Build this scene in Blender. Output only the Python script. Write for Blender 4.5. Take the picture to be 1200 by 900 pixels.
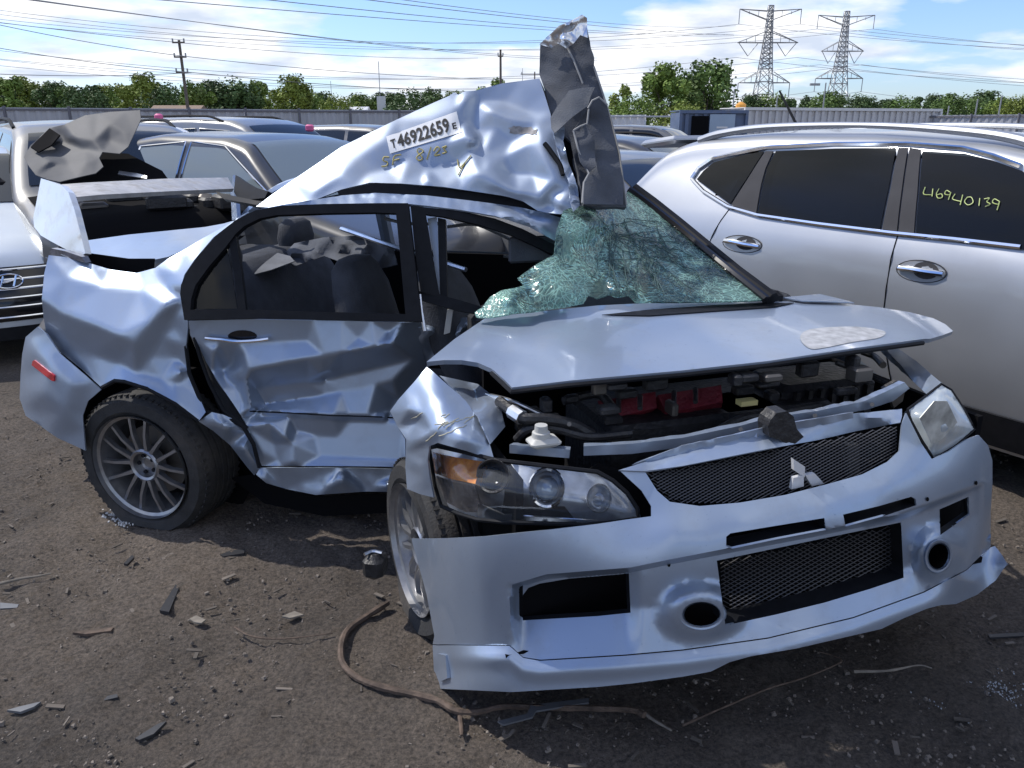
import bpy, math, random
import numpy as np
from mathutils import Vector, Matrix
from mathutils.geometry import delaunay_2d_cdt
random.seed(7); RNG = np.random.default_rng(7)
for o in list(bpy.data.objects): bpy.data.objects.remove(o)
scene = bpy.context.scene
COL = scene.collection

# ---------------------------------------------------------------- camera, sky, sun, exposure
FPX = 924.0; PITCH = math.atan(302/924.0); CAMH = 1.6
cam = bpy.data.objects.new('camera', bpy.data.cameras.new('camera')); COL.objects.link(cam)
cam.data.sensor_width = 36; cam.data.lens = 36*FPX/1200
cam.data.clip_start = .05; cam.data.clip_end = 3000
cam.location = (0, 0, CAMH); cam.rotation_euler = (math.pi/2-PITCH, 0, 0)
scene.camera = cam
SUN_AZ = math.radians(-68)      # from +Y towards +X
SUN_EL = math.radians(50)
world = bpy.data.worlds.new('World'); scene.world = world; world.use_nodes = True
wn = world.node_tree; wn.nodes.clear()
def N(nt, t, **k):
    n = nt.nodes.new(t)
    for a, b in k.items(): setattr(n, a, b)
    return n
def world_nodes():
    L = wn.links.new
    out = N(wn, 'ShaderNodeOutputWorld'); bg = N(wn, 'ShaderNodeBackground'); bg.inputs[1].default_value = .14
    sky = N(wn, 'ShaderNodeTexSky', sky_type='NISHITA'); sky.sun_disc = False
    sky.sun_elevation = SUN_EL; sky.sun_rotation = SUN_AZ; sky.air_density = 1.0; sky.dust_density = .6; sky.ozone_density = 1.4
    tc = N(wn, 'ShaderNodeTexCoord'); sep = N(wn, 'ShaderNodeSeparateXYZ'); L(tc.outputs['Generated'], sep.inputs[0])
    zc = N(wn, 'ShaderNodeMath', operation='MAXIMUM'); L(sep.outputs[2], zc.inputs[0]); zc.inputs[1].default_value = 0.0
    za = N(wn, 'ShaderNodeMath', operation='ADD'); L(zc.outputs[0], za.inputs[0]); za.inputs[1].default_value = .16
    dx = N(wn, 'ShaderNodeMath', operation='DIVIDE'); L(sep.outputs[0], dx.inputs[0]); L(za.outputs[0], dx.inputs[1])
    dy = N(wn, 'ShaderNodeMath', operation='DIVIDE'); L(sep.outputs[1], dy.inputs[0]); L(za.outputs[0], dy.inputs[1])
    cb = N(wn, 'ShaderNodeCombineXYZ'); L(dx.outputs[0], cb.inputs[0]); L(dy.outputs[0], cb.inputs[1])
    n1 = N(wn, 'ShaderNodeTexNoise'); n1.inputs['Scale'].default_value = .8; n1.inputs['Detail'].default_value = 10; n1.inputs['Roughness'].default_value = .52
    mp = N(wn, 'ShaderNodeMapping'); mp.inputs['Location'].default_value = (3.4, 1.3, 0); L(cb.outputs[0], mp.inputs[0]); L(mp.outputs[0], n1.inputs['Vector'])
    rp = N(wn, 'ShaderNodeValToRGB'); rp.color_ramp.elements[0].position = .47; rp.color_ramp.elements[1].position = .56; L(n1.outputs[0], rp.inputs[0])
    n2 = N(wn, 'ShaderNodeTexNoise'); n2.inputs['Scale'].default_value = 2.4; n2.inputs['Detail'].default_value = 6; L(mp.outputs[0], n2.inputs['Vector'])
    r2 = N(wn, 'ShaderNodeValToRGB'); r2.color_ramp.elements[0].position = .35; r2.color_ramp.elements[1].position = .62
    r2.color_ramp.elements[0].color = (4.6, 5.2, 6.3, 1); r2.color_ramp.elements[1].color = (8.4, 8.4, 8.5, 1); L(n2.outputs[0], r2.inputs[0])
    mx = N(wn, 'ShaderNodeMixRGB'); L(rp.outputs[0], mx.inputs[0]); tn = N(wn, 'ShaderNodeMixRGB', blend_type='MULTIPLY'); tn.inputs[0].default_value = 1; tn.inputs[2].default_value = (.80, .95, 1.30, 1); L(sky.outputs[0], tn.inputs[1]); L(tn.outputs[0], mx.inputs[1]); L(r2.outputs[0], mx.inputs[2])
    L(mx.outputs[0], bg.inputs[0]); L(bg.outputs[0], out.inputs[0])
world_nodes()
sun = bpy.data.objects.new('sun', bpy.data.lights.new('sun', 'SUN')); COL.objects.link(sun)
sun.data.energy = 4.2; sun.data.angle = math.radians(.53); sun.data.color = (1, .95, .88)
SUND = Vector((math.sin(SUN_AZ)*math.cos(SUN_EL), math.cos(SUN_AZ)*math.cos(SUN_EL), math.sin(SUN_EL)))
sun.rotation_euler = SUND.to_track_quat('Z', 'Y').to_euler(); sun.location = (-20, 10, 30)
scene.view_settings.view_transform = 'Standard'; scene.view_settings.look = 'None'
scene.view_settings.exposure = 0.12; scene.view_settings.gamma = 1
scene.render.engine = 'CYCLES'; scene.cycles.max_bounces = 8; scene.cycles.transparent_max_bounces = 24

# ---------------------------------------------------------------- pixel helpers (pixels of the 1200x900 photograph -> directions)
CP, SP = math.cos(PITCH), math.sin(PITCH)
O = np.array([0, 0, CAMH])
def rays(p):
    p = np.atleast_2d(np.asarray(p, float)); a = (p[:, 0]-600)/FPX; u = -(p[:, 1]-450)/FPX
    return np.stack([a, CP+u*SP, -SP+u*CP], 1)
def fwd(P):
    P = np.atleast_2d(P)-O; return P[:, 1]*CP-P[:, 2]*SP
def proj(P):
    Q = np.atleast_2d(P)-O; f = Q[:, 1]*CP-Q[:, 2]*SP; up = Q[:, 1]*SP+Q[:, 2]*CP
    return np.stack([600+FPX*Q[:, 0]/f, 450-FPX*up/f], 1)
def Zp(x, y, z): r = rays((x, y))[0]; return O+r*((z-CAMH)/r[2])
def Yp(x, y, Y): r = rays((x, y))[0]; return O+r*(Y/r[1])
def inpoly(p, poly):
    p = np.atleast_2d(p); poly = np.asarray(poly, float); x, y = p[:, 0], p[:, 1]; r = np.zeros(len(p), bool)
    for i in range(len(poly)):
        x1, y1 = poly[i]; x2, y2 = poly[i-1]
        c = ((y1 > y) != (y2 > y)); c &= x < (x2-x1)*(y-y1)/((y2-y1) if y2 != y1 else 1e-12)+x1
        r ^= c
    return r
def cr(pts, n=6, closed=False):
    P = np.asarray(pts, float)
    if closed: P = np.vstack([P[-1:], P, P[:2]])
    else: P = np.vstack([2*P[0]-P[1], P, 2*P[-1]-P[-2]])
    out = []
    t = np.linspace(0, 1, n, endpoint=False)[:, None]
    for i in range(1, len(P)-2):
        a, b, c, d = P[i-1], P[i], P[i+1], P[i+2]
        out.append(.5*((2*b)+(-a+c)*t+(2*a-5*b+4*c-d)*t**2+(-a+3*b-3*c+d)*t**3))
    if not closed: out.append(P[-2:-1])
    return np.vstack(out)
class Lin:                       # piecewise-linear scattered interpolation with a little blur
    def __init__(s, ctrl, blur=3):
        c = np.asarray(ctrl, float); s.c = c; s.blur = blur
        lo = c[:, :2].min(0)-60; hi = c[:, :2].max(0)+60
        far = np.array([[lo[0], lo[1]], [hi[0], lo[1]], [hi[0], hi[1]], [lo[0], hi[1]]])
        fo = [c[np.argmin(((c[:, :2]-f)**2).sum(1)), 2] for f in far]
        s.p = np.vstack([c[:, :2], far]); s.o = np.concatenate([c[:, 2], fo])
        r = delaunay_2d_cdt([Vector(q) for q in s.p], [], [], 0, 1e-4)
        s.p = np.array([list(v) for v in r[0]]); s.o = np.array([s.o[k[0]] for k in r[3]])
        s.t = np.array([f for f in r[2]])
    def ev(s, p):
        res = np.zeros(len(p)); done = np.zeros(len(p), bool)
        for a, b, c in s.t:
            A, B, C = s.p[a], s.p[b], s.p[c]
            d = (B[1]-C[1])*(A[0]-C[0])+(C[0]-B[0])*(A[1]-C[1])
            if abs(d) < 1e-9: continue
            w0 = ((B[1]-C[1])*(p[:, 0]-C[0])+(C[0]-B[0])*(p[:, 1]-C[1]))/d
            w1 = ((C[1]-A[1])*(p[:, 0]-C[0])+(A[0]-C[0])*(p[:, 1]-C[1]))/d
            w2 = 1-w0-w1; m = (w0 > -1e-6) & (w1 > -1e-6) & (w2 > -1e-6) & ~done
            res[m] = (w0*s.o[a]+w1*s.o[b]+w2*s.o[c])[m]; done |= m
        return res
    def __call__(s, p):
        p = np.atleast_2d(np.asarray(p, float)); b = s.blur
        if b <= 0: return s.ev(p)
        k = [(0, 0), (b, 0), (-b, 0), (0, b), (0, -b), (b*.7, b*.7), (-b*.7, b*.7), (b*.7, -b*.7), (-b*.7, -b*.7)]
        return sum(s.ev(p+np.array(q)) for q in k)/len(k)
class Tps:                       # thin-plate spline
    def __init__(s, ctrl, lam=0.0):
        c = np.asarray(ctrl, float); n = len(c); s.p = c[:, :2]/100
        K = s.k(s.p, s.p)+lam*np.eye(n); Q = np.hstack([np.ones((n, 1)), s.p])
        A = np.block([[K, Q], [Q.T, np.zeros((3, 3))]]); s.w = np.linalg.lstsq(A, np.concatenate([c[:, 2], np.zeros(3)]), rcond=None)[0]
    def k(s, a, b):
        d = np.sqrt(((a[:, None]-b[None])**2).sum(2)); return np.where(d > 1e-9, d*d*np.log(d+1e-12), 0)
    def __call__(s, p):
        p = np.atleast_2d(np.asarray(p, float))/100
        return s.k(p, s.p)@s.w[:-3]+s.w[-3]+p@s.w[-2:]
def wav(p, amp, sc, seed=0):     # cheap band-limited noise for small buckles
    r = np.random.default_rng(seed); o = np.zeros(len(p))
    for i in range(7):
        a = r.uniform(0, 6.28); k = np.array([math.cos(a), math.sin(a)])*r.uniform(.6, 1.8)/sc; o += np.sin(p@k*6.28+r.uniform(0, 6.28))
    return o*amp/3
class Plan:                      # upright surface over a plan curve; off moves along the sight line
    def __init__(s, pts, lean=0.0, z0=.5):
        s.P = cr(pts, 14); s.lean = lean; s.z0 = z0
        d = np.diff(s.P, axis=0); s.n = np.stack([d[:, 1], -d[:, 0]], 1); s.n /= np.linalg.norm(s.n, axis=1)[:, None]
        mid = (s.P[:-1]+s.P[1:])/2
        fl = (s.n*mid).sum(1) > 0
        if fl.mean() > .5: s.n = -s.n
        s.d = d
    def __call__(s, p, off=0.0):
        r = rays(p); n = len(r); best = np.full(n, 1e9); bt = np.zeros(n); bn = np.zeros((n, 3))
        for i in range(len(s.d)):
            nn = np.array([s.n[i, 0], s.n[i, 1], s.lean]); q = np.array([s.P[i, 0], s.P[i, 1], s.z0])
            den = r@nn; t = ((q-O)@nn)/np.where(abs(den) < 1e-6, 1e-6, den)
            X = O+r*t[:, None]; u = ((X[:, :2]-s.P[i])@s.d[i])/(s.d[i]@s.d[i])
            over = np.maximum(0, np.maximum(-u, u-1))*np.linalg.norm(s.d[i])
            sc = np.where((t > 0), over*3+t*.05, 1e8)
            m = sc < best; best[m] = sc[m]; bt[m] = t[m]; bn[m] = nn
        rh = np.linalg.norm(r, axis=1); c = np.clip(-(r*bn).sum(1)/rh, .6, 1)
        return O+r*(bt-np.broadcast_to(off, (n,))/c/rh)[:, None]
class Depth:                     # smooth surface through given 3-D anchors (inverse depth over the picture)
    def __init__(s, anchors, lam=0.0):
        A = np.array(anchors); px = proj(A); s.f = Tps(np.column_stack([px, 1/fwd(A)]), lam)
    def __call__(s, p, off=0.0):
        r = rays(p); t = 1/s.f(p); rh = np.linalg.norm(r, axis=1)
        return O+r*(t-np.broadcast_to(off, (len(r),))/rh)[:, None]
def lifted(base, off=None, add=0.0, wave=None):
    def L(p):
        p = np.atleast_2d(np.asarray(p, float)); o = np.full(len(p), add)
        if off is not None: o = o+off(p)
        if wave: o = o+wav(p, *wave)
        return base(p, o)
    return L

# ---------------------------------------------------------------- mesh helpers
WL = {}
def mk(name, V, F, mat, parent=None, smooth=True, angle=35, origin=None):
    V = np.asarray(V, float)
    assert np.isfinite(V).all(), name
    c = (V.min(0)+V.max(0))/2 if origin is None else np.asarray(origin, float)
    me = bpy.data.meshes.new(name); me.from_pydata((V-c).tolist(), [], [list(map(int, f)) for f in F]); me.update()
    o = bpy.data.objects.new(name, me); COL.objects.link(o)
    if mat: me.materials.append(mat)
    if smooth:
        me.polygons.foreach_set('use_smooth', np.ones(len(me.polygons), bool))
        if angle: me.set_sharp_from_angle(angle=math.radians(angle))
    pl = np.zeros(3)
    if parent is not None: o.parent = parent; pl = WL[parent.name]
    o.location = c-pl; WL[o.name] = c
    return o
def empty(name, loc, label=None, cat=None, group=None, rz=0):
    o = bpy.data.objects.new(name, None); COL.objects.link(o); o.location = loc; o.rotation_euler[2] = rz; o.empty_display_size = .3
    WL[o.name] = np.asarray(loc, float) if rz == 0 else np.zeros(3)
    return tag(o, label, cat, group) if label else o
def tag(o, label, cat, group=None):
    o['label'] = label; o['category'] = cat
    if group: o['group'] = group
    return o
def struct(o, k='structure'): o['kind'] = k; return o
class MB:
    def __init__(s): s.v = []; s.f = []; s.n = 0
    def add(s, V, F):
        V = np.asarray(V, float); s.v.append(V); s.f += [[int(i)+s.n for i in f] for f in F]; s.n += len(V); return s
    def build(s, name, mat, parent=None, **k): return mk(name, np.vstack(s.v), s.f, mat, parent, **k)
def box(c, sz, R=None, taper=1.0):
    x, y, z = np.array(sz)/2
    V = np.array([[-x, -y, -z], [x, -y, -z], [x, y, -z], [-x, y, -z], [-x*taper, -y*taper, z], [x*taper, -y*taper, z], [x*taper, y*taper, z], [-x*taper, y*taper, z]])
    if R is not None: V = V@np.asarray(R).T
    return V+np.array(c), [(3, 2, 1, 0), (4, 5, 6, 7), (0, 1, 5, 4), (1, 2, 6, 5), (2, 3, 7, 6), (3, 0, 4, 7)]
def rbox(c, sz, R=None, b=.015):          # box with chamfered edges
    V = []; F = []
    x, y, z = np.array(sz)/2; b = min(b, x*.9, y*.9, z*.9)
    rings = [(z*-1, x-b, y-b), (-z+b, x, y), (z-b, x, y), (z, x-b, y-b)]
    for zz, a, d in rings:
        e = b*.7
        V += [(-a+e, -d, zz), (a-e, -d, zz), (a, -d+e, zz), (a, d-e, zz), (a-e, d, zz), (-a+e, d, zz), (-a, d-e, zz), (-a, -d+e, zz)]
    for k in range(3):
        for i in range(8): j = (i+1) % 8; F.append((k*8+i, k*8+j, k*8+8+j, k*8+8+i))
    F += [tuple(range(7, -1, -1)), tuple(range(24, 32))]
    V = np.array(V)
    if R is not None: V = V@np.asarray(R).T
    return V+np.array(c), F
def frame_of(d, up=(0, 0, 1)):
    d = np.asarray(d, float); d = d/np.linalg.norm(d); u = np.asarray(up, float)
    if abs(d@u) > .98: u = np.array([1., 0, 0])
    a = np.cross(u, d); a /= np.linalg.norm(a); return a, np.cross(d, a), d
def tube(pts, r, n=8, cap=True):
    P = np.asarray(pts, float); m = len(P); R = np.broadcast_to(r, (m,)) if np.ndim(r) == 0 else np.asarray(r)
    V = []; F = []
    T = np.gradient(P, axis=0); a, b, _ = frame_of(T[0])
    for i in range(m):
        d = T[i]/(np.linalg.norm(T[i])+1e-12); a = a-d*(a@d); a /= np.linalg.norm(a)+1e-12; b = np.cross(d, a)
        for k in range(n):
            th = 2*math.pi*k/n; V.append(P[i]+R[i]*(a*math.cos(th)+b*math.sin(th)))
    for i in range(m-1):
        for k in range(n): j = (k+1) % n; F.append((i*n+k, i*n+j, i*n+n+j, i*n+n+k))
    if cap: F += [tuple(range(n-1, -1, -1)), tuple(range((m-1)*n, m*n))]
    return np.array(V), F
def lathe(prof, n=48, closed=False):       # prof (r, y) about the y axis
    prof = np.asarray(prof, float); m = len(prof); V = []; F = []
    for i in range(n):
        t = 2*math.pi*i/n
        for r, y in prof: V.append((r*math.cos(t), y, r*math.sin(t)))
    for i in range(n):
        j = (i+1) % n
        for k in range(m-1 if not closed else m):
            l = (k+1) % m; F.append((i*m+k, i*m+l, j*m+l, j*m+k))
    return np.array(V), F
def dens(poly, step, closed=True):
    P = np.asarray(poly, float); out = []
    n = len(P) if closed else len(P)-1
    for i in range(n):
        a, b = P[i], P[(i+1) % len(P)]; k = max(1, int(np.linalg.norm(b-a)/step+.5))
        out.append(a+(b-a)*np.linspace(0, 1, k, endpoint=False)[:, None])
    if not closed: out.append(P[-1:])
    return np.vstack(out)
def fill2d(outline, holes=(), step=7.0, lines=()):
    loops = [dens(outline, step)]+[dens(h, step) for h in holes]
    ex = []
    for l in lines:
        q = dens(l, step, False); k = inpoly(q, outline)
        for h in holes: k &= ~inpoly(q, h)
        ex.append(q[k])
    B0 = np.vstack(loops); ex = np.vstack(ex) if ex else np.zeros((0, 2))
    if len(ex): ex = ex[np.sqrt(((ex[:, None]-B0[None])**2).sum(2)).min(1) > step*.35]
    B = np.vstack([B0, ex]); lo, hi = B.min(0), B.max(0)
    xs = np.arange(lo[0], hi[0], step); ys = np.arange(lo[1], hi[1], step*.87)
    G = np.array([(x+(step/2 if j % 2 else 0), y) for j, y in enumerate(ys) for x in xs])
    if len(G):
        m = inpoly(G, outline)
        for h in holes: m &= ~inpoly(G, h)
        G = G[m]
    if len(G):
        keep = np.ones(len(G), bool)
        for k in range(0, len(G), 400): keep[k:k+400] = np.sqrt(((G[k:k+400, None]-B[None])**2).sum(2)).min(1) > step*.55
        G = G[keep]
    E = []; n = 0
    for l in loops: E += [(n+i, n+(i+1) % len(l)) for i in range(len(l))]; n += len(l)
    P = np.vstack([B, G]) if len(G) else B
    r = delaunay_2d_cdt([Vector(q) for q in P], E, [], 0, 1e-6)
    p = np.array([list(v) for v in r[0]]); t = np.array([f for f in r[2]])
    c = p[t].mean(1); m = inpoly(c, outline)
    for h in holes: m &= ~inpoly(c, h)
    return p, t[m]
def sheet(V, F, thick):          # give a skin its thickness, with crisp rims
    V = np.asarray(V); F = np.asarray(F); n = len(V)
    fn = np.cross(V[F[:, 1]]-V[F[:, 0]], V[F[:, 2]]-V[F[:, 0]]); vn = np.zeros_like(V)
    for k in range(3): np.add.at(vn, F[:, k], fn)
    vn /= np.linalg.norm(vn, axis=1)[:, None]+1e-12
    B = V-vn*thick
    from collections import Counter
    cnt = {}
    for f in F:
        for i in range(3):
            e = (f[i], f[(i+1) % 3]); cnt[e] = 1
    bd = [e for e in cnt if (e[1], e[0]) not in cnt]
    faces = [tuple(f) for f in F]+[tuple(int(i)+n for i in f[::-1]) for f in F]
    W = [V, B]; m = 2*n
    rim = []
    for a, b in bd:
        rim += [V[a], V[b], B[b], B[a]]; faces.append((m+1, m, m+3, m+2)); m += 4
    if rim: W.append(np.array(rim))
    return np.vstack(W), faces
def panel(name, outline, lift, mat, parent=None, holes=(), step=7.0, thick=.004, face=None, angle=50, lines=()):
    p, t = fill2d(outline, holes, step, lines); V = lift(p)
    fn = np.cross(V[t[:, 1]]-V[t[:, 0]], V[t[:, 2]]-V[t[:, 0]]); c = V[t].mean(1)
    tow = (O-c) if face is None else np.asarray(face, float)
    if (fn*tow).sum(1).sum() < 0: t = t[:, ::-1]
    if thick: V, t = sheet(V, t, thick)
    return mk(name, V, t, mat, parent, angle=angle)
def strip(px, lift, r, mb=None, n=6, step=8):   # a tube lying on a lifted surface
    P = lift(dens(px, step, False)); V, F = tube(P, r, n); (mb or MB()).add(V, F); return V, F
_txt = {}
def text2d(s, size=1.0):
    cu = bpy.data.curves.new('t', 'FONT'); cu.body = s; cu.size = size; cu.resolution_u = 3; cu.offset = .03
    o = bpy.data.objects.new('t', cu); COL.objects.link(o)
    dg = bpy.context.evaluated_depsgraph_get(); me = o.evaluated_get(dg).to_mesh()
    V = np.array([v.co[:2] for v in me.vertices]); F = [tuple(p.vertices) for p in me.polygons]
    bpy.data.objects.remove(o); return V, F

# ---------------------------------------------------------------- materials
def mat(name, col, rough=.5, metal=0.0, coat=0.0, var=0.0, vscale=8.0, bump=0.0, bscale=60.0, spec=.5, alpha=1.0, trans=0.0, emit=None, dirt=None, dscale=2.5, damt=.5):
    m = bpy.data.materials.new(name); m.use_nodes = True; nt = m.node_tree; b = nt.nodes['Principled BSDF']; L = nt.links.new
    b.inputs['Base Color'].default_value = (*col, 1); b.inputs['Roughness'].default_value = rough; b.inputs['Metallic'].default_value = metal
    b.inputs['Coat Weight'].default_value = coat; b.inputs['Coat Roughness'].default_value = .06; b.inputs['Specular IOR Level'].default_value = spec
    b.inputs['Alpha'].default_value = alpha; b.inputs['Transmission Weight'].default_value = trans
    tc = N(nt, 'ShaderNodeTexCoord')
    last = None
    if var:
        n = N(nt, 'ShaderNodeTexNoise'); n.inputs['Scale'].default_value = vscale; n.inputs['Detail'].default_value = 7; L(tc.outputs['Object'], n.inputs['Vector'])
        r = N(nt, 'ShaderNodeValToRGB'); r.color_ramp.elements[0].position = .3; r.color_ramp.elements[1].position = .7
        r.color_ramp.elements[0].color = (*[c*(1-var) for c in col], 1); r.color_ramp.elements[1].color = (*[min(1, c*(1+var)) for c in col], 1)
        L(n.outputs[0], r.inputs[0]); last = r.outputs[0]
    if dirt:
        n = N(nt, 'ShaderNodeTexNoise'); n.inputs['Scale'].default_value = dscale; n.inputs['Detail'].default_value = 9; n.inputs['Roughness'].default_value = .68; L(tc.outputs['Object'], n.inputs['Vector'])
        r = N(nt, 'ShaderNodeMapRange'); r.inputs[1].default_value = .5; r.inputs[2].default_value = .75; r.inputs[4].default_value = damt; L(n.outputs[0], r.inputs[0])
        x = N(nt, 'ShaderNodeMixRGB'); L(r.outputs[0], x.inputs[0]); x.inputs[1].default_value = (*col, 1); x.inputs[2].default_value = (*dirt, 1)
        if last: L(last, x.inputs[1])
        last = x.outputs[0]
        rr = N(nt, 'ShaderNodeMapRange'); rr.inputs[3].default_value = rough; rr.inputs[4].default_value = min(1, rough+.3); L(r.outputs[0], rr.inputs[0]); L(rr.outputs[0], b.inputs['Roughness'])
        mm = N(nt, 'ShaderNodeMapRange'); mm.inputs[3].default_value = metal; mm.inputs[4].default_value = metal*.4; L(r.outputs[0], mm.inputs[0]); L(mm.outputs[0], b.inputs['Metallic'])
    if last: L(last, b.inputs['Base Color'])
    if bump:
        n = N(nt, 'ShaderNodeTexNoise'); n.inputs['Scale'].default_value = bscale; n.inputs['Detail'].default_value = 5; L(tc.outputs['Object'], n.inputs['Vector'])
        u = N(nt, 'ShaderNodeBump'); u.inputs['Strength'].default_value = bump; u.inputs['Distance'].default_value = .01; L(n.outputs[0], u.inputs['Height']); L(u.outputs[0], b.inputs['Normal'])
    if emit: b.inputs['Emission Color'].default_value = (*emit, 1); b.inputs['Emission Strength'].default_value = 1
    return m
def glassmat(name, tint, opac, rough=.03, crack=0.0, cscale=40.0, ccol=(.55, .8, .75), dcol=(.01, .012, .014), ior=1.5):
    m = bpy.data.materials.new(name); m.use_nodes = True; nt = m.node_tree; L = nt.links.new; nt.nodes.clear()
    out = N(nt, 'ShaderNodeOutputMaterial'); tr = N(nt, 'ShaderNodeBsdfTransparent'); tr.inputs[0].default_value = (*tint, 1)
    gl = N(nt, 'ShaderNodeBsdfGlossy'); gl.inputs['Roughness'].default_value = rough
    fr = N(nt, 'ShaderNodeFresnel'); fr.inputs[0].default_value = ior
    dk = N(nt, 'ShaderNodeBsdfDiffuse'); dk.inputs[0].default_value = (*dcol, 1)
    a = N(nt, 'ShaderNodeMixShader'); a.inputs[0].default_value = opac; L(tr.outputs[0], a.inputs[1]); L(dk.outputs[0], a.inputs[2])
    c = a
    if crack:
        tc = N(nt, 'ShaderNodeTexCoord'); df = N(nt, 'ShaderNodeBsdfDiffuse'); df.inputs[0].default_value = (*ccol, 1)
        tl = N(nt, 'ShaderNodeBsdfTranslucent'); tl.inputs[0].default_value = (*ccol, 1)
        dd = N(nt, 'ShaderNodeMixShader'); dd.inputs[0].default_value = .6; L(df.outputs[0], dd.inputs[1]); L(tl.outputs[0], dd.inputs[2])
        wn_ = N(nt, 'ShaderNodeTexNoise'); wn_.inputs['Scale'].default_value = 7; L(tc.outputs['Object'], wn_.inputs['Vector'])
        ad = N(nt, 'ShaderNodeMixRGB', blend_type='ADD'); ad.inputs[0].default_value = .14; mpp = N(nt, 'ShaderNodeMapping'); mpp.inputs['Scale'].default_value = (.85, 1, .75); mpp.inputs['Rotation'].default_value = (0, .5, .3); L(tc.outputs['Object'], mpp.inputs[0]); L(mpp.outputs[0], ad.inputs[1]); L(wn_.outputs[1], ad.inputs[2])
        v = N(nt, 'ShaderNodeTexVoronoi', feature='DISTANCE_TO_EDGE'); v.inputs['Scale'].default_value = cscale; L(ad.outputs[0], v.inputs['Vector'])
        r = N(nt, 'ShaderNodeMapRange'); r.inputs[1].default_value = .02; r.inputs[2].default_value = .09; r.inputs[3].default_value = 1; r.inputs[4].default_value = 0; L(v.outputs[0], r.inputs[0])
        n3 = N(nt, 'ShaderNodeTexNoise'); n3.inputs['Scale'].default_value = 5.5; n3.inputs['Detail'].default_value = 6; L(tc.outputs['Object'], n3.inputs['Vector'])
        r3 = N(nt, 'ShaderNodeMapRange'); r3.inputs[1].default_value = .42; r3.inputs[2].default_value = .62; r3.inputs[3].default_value = crack*.15; r3.inputs[4].default_value = crack; L(n3.outputs[0], r3.inputs[0])
        mu = N(nt, 'ShaderNodeMath', operation='MULTIPLY'); L(r.outputs[0], mu.inputs[0]); L(r3.outputs[0], mu.inputs[1])
        ba = N(nt, 'ShaderNodeMath', operation='MULTIPLY_ADD'); L(r3.outputs[0], ba.inputs[0]); ba.inputs[1].default_value = .42; L(mu.outputs[0], ba.inputs[2])
        cl = N(nt, 'ShaderNodeMath', operation='MINIMUM'); L(ba.outputs[0], cl.inputs[0]); cl.inputs[1].default_value = .95
        c = N(nt, 'ShaderNodeMixShader'); L(cl.outputs[0], c.inputs[0]); L(a.outputs[0], c.inputs[1]); L(dd.outputs[0], c.inputs[2])
        bp = N(nt, 'ShaderNodeBump'); bp.inputs['Strength'].default_value = .35; bp.inputs['Distance'].default_value = .01; L(v.outputs[0], bp.inputs['Height'])
        L(bp.outputs[0], gl.inputs['Normal']); L(bp.outputs[0], df.inputs['Normal'])
    f = N(nt, 'ShaderNodeMixShader'); L(fr.outputs[0], f.inputs[0]); L(c.outputs[0], f.inputs[1]); L(gl.outputs[0], f.inputs[2])
    L(f.outputs[0], out.inputs[0]); return m
def paint(name, col, metal=.7, rough=.3, dirt=(.22, .2, .17), damt=.35, dscale=3.0): return mat(name, col, rough, metal, coat=.45, var=.05, vscale=3, dirt=dirt, damt=damt, dscale=dscale)
M = {}
M['silver'] = paint('silver_paint', (.325, .39, .495), .66, .40, damt=.22, dscale=9)
M['roofsilver'] = paint('scraped_silver_paint', (.30, .355, .445), .66, .41, dirt=(.2, .2, .21), damt=.35, dscale=6)
M['bright'] = mat('bare_metal', (.7, .71, .73), .28, 1.0, var=.12, vscale=20)
M['black'] = mat('black_trim', (.009, .010, .013), .6, var=.2, vscale=30, dirt=(.04, .04, .04), damt=.2, spec=.14)
M['gloss'] = mat('gloss_black', (.01, .01, .012), .12)
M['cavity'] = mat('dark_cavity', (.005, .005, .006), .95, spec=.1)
M['engine'] = mat('engine_black', (.014, .014, .016), .5, var=.4, vscale=25, bump=.5)
M['red'] = mat('red_crackle_paint', (.15, .012, .022), .6, bump=.6, bscale=90, var=.2)
M['rubber'] = mat('tyre_rubber', (.022, .022, .023), .8, var=.3, vscale=25, bump=.3, bscale=120, dirt=(.12, .1, .08), damt=.5)
M['rim'] = mat('gunmetal_rim', (.30, .305, .32), .34, .85, var=.15, vscale=30, dirt=(.14, .135, .13), damt=.3, dscale=12)
M['disc'] = mat('brake_disc', (.14, .13, .12), .5, .8)
M['liner'] = mat('grey_headliner', (.075, .082, .098), .95, var=.25, vscale=9, bump=.3, bscale=200)
M['linerlt'] = mat('pale_headliner', (.13, .137, .15), .95, var=.2, vscale=9, bump=.3, bscale=200)
M['seat'] = mat('seat_cloth', (.016, .018, .024), .9, var=.3, vscale=14, bump=.3, bscale=150)
M['seatlt'] = mat('grey_seat_cloth', (.034, .038, .048), .92, var=.25, vscale=14, bump=.3, bscale=150)
M['amber'] = mat('amber_lens', (.9, .27, .02), .12, coat=1, var=.35, vscale=40, bump=.3, bscale=120)
M['redlens'] = mat('red_lens', (.5, .02, .03), .15, coat=1)
M['chrome'] = mat('chrome', (.82, .83, .85), .08, 1.0)
M['lens'] = glassmat('clear_sheen_lens', (.94, .96, .98), .05, dcol=(.45, .5, .58))  # bluish-grey diffuse mixed in stands for the reflection on the lens
M['hazed'] = mat('hazed_lens', (.42, .47, .5), .16, var=.3, vscale=9, coat=1, dirt=(.5, .4, .26), damt=.6, dscale=6, trans=.15)
M['shatter'] = glassmat('shattered_glass', (.66, .88, .82), .02, rough=.15, crack=1.0, cscale=58, ccol=(.50, .80, .70))
M['window'] = mat('dark_window', (.012, .015, .018), .04, spec=.6)
M['tint'] = glassmat('tinted_window', (.16, .18, .2), .35, ior=1.36)
M['clearwin'] = glassmat('clear_window', (.72, .8, .78), .05)
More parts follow.
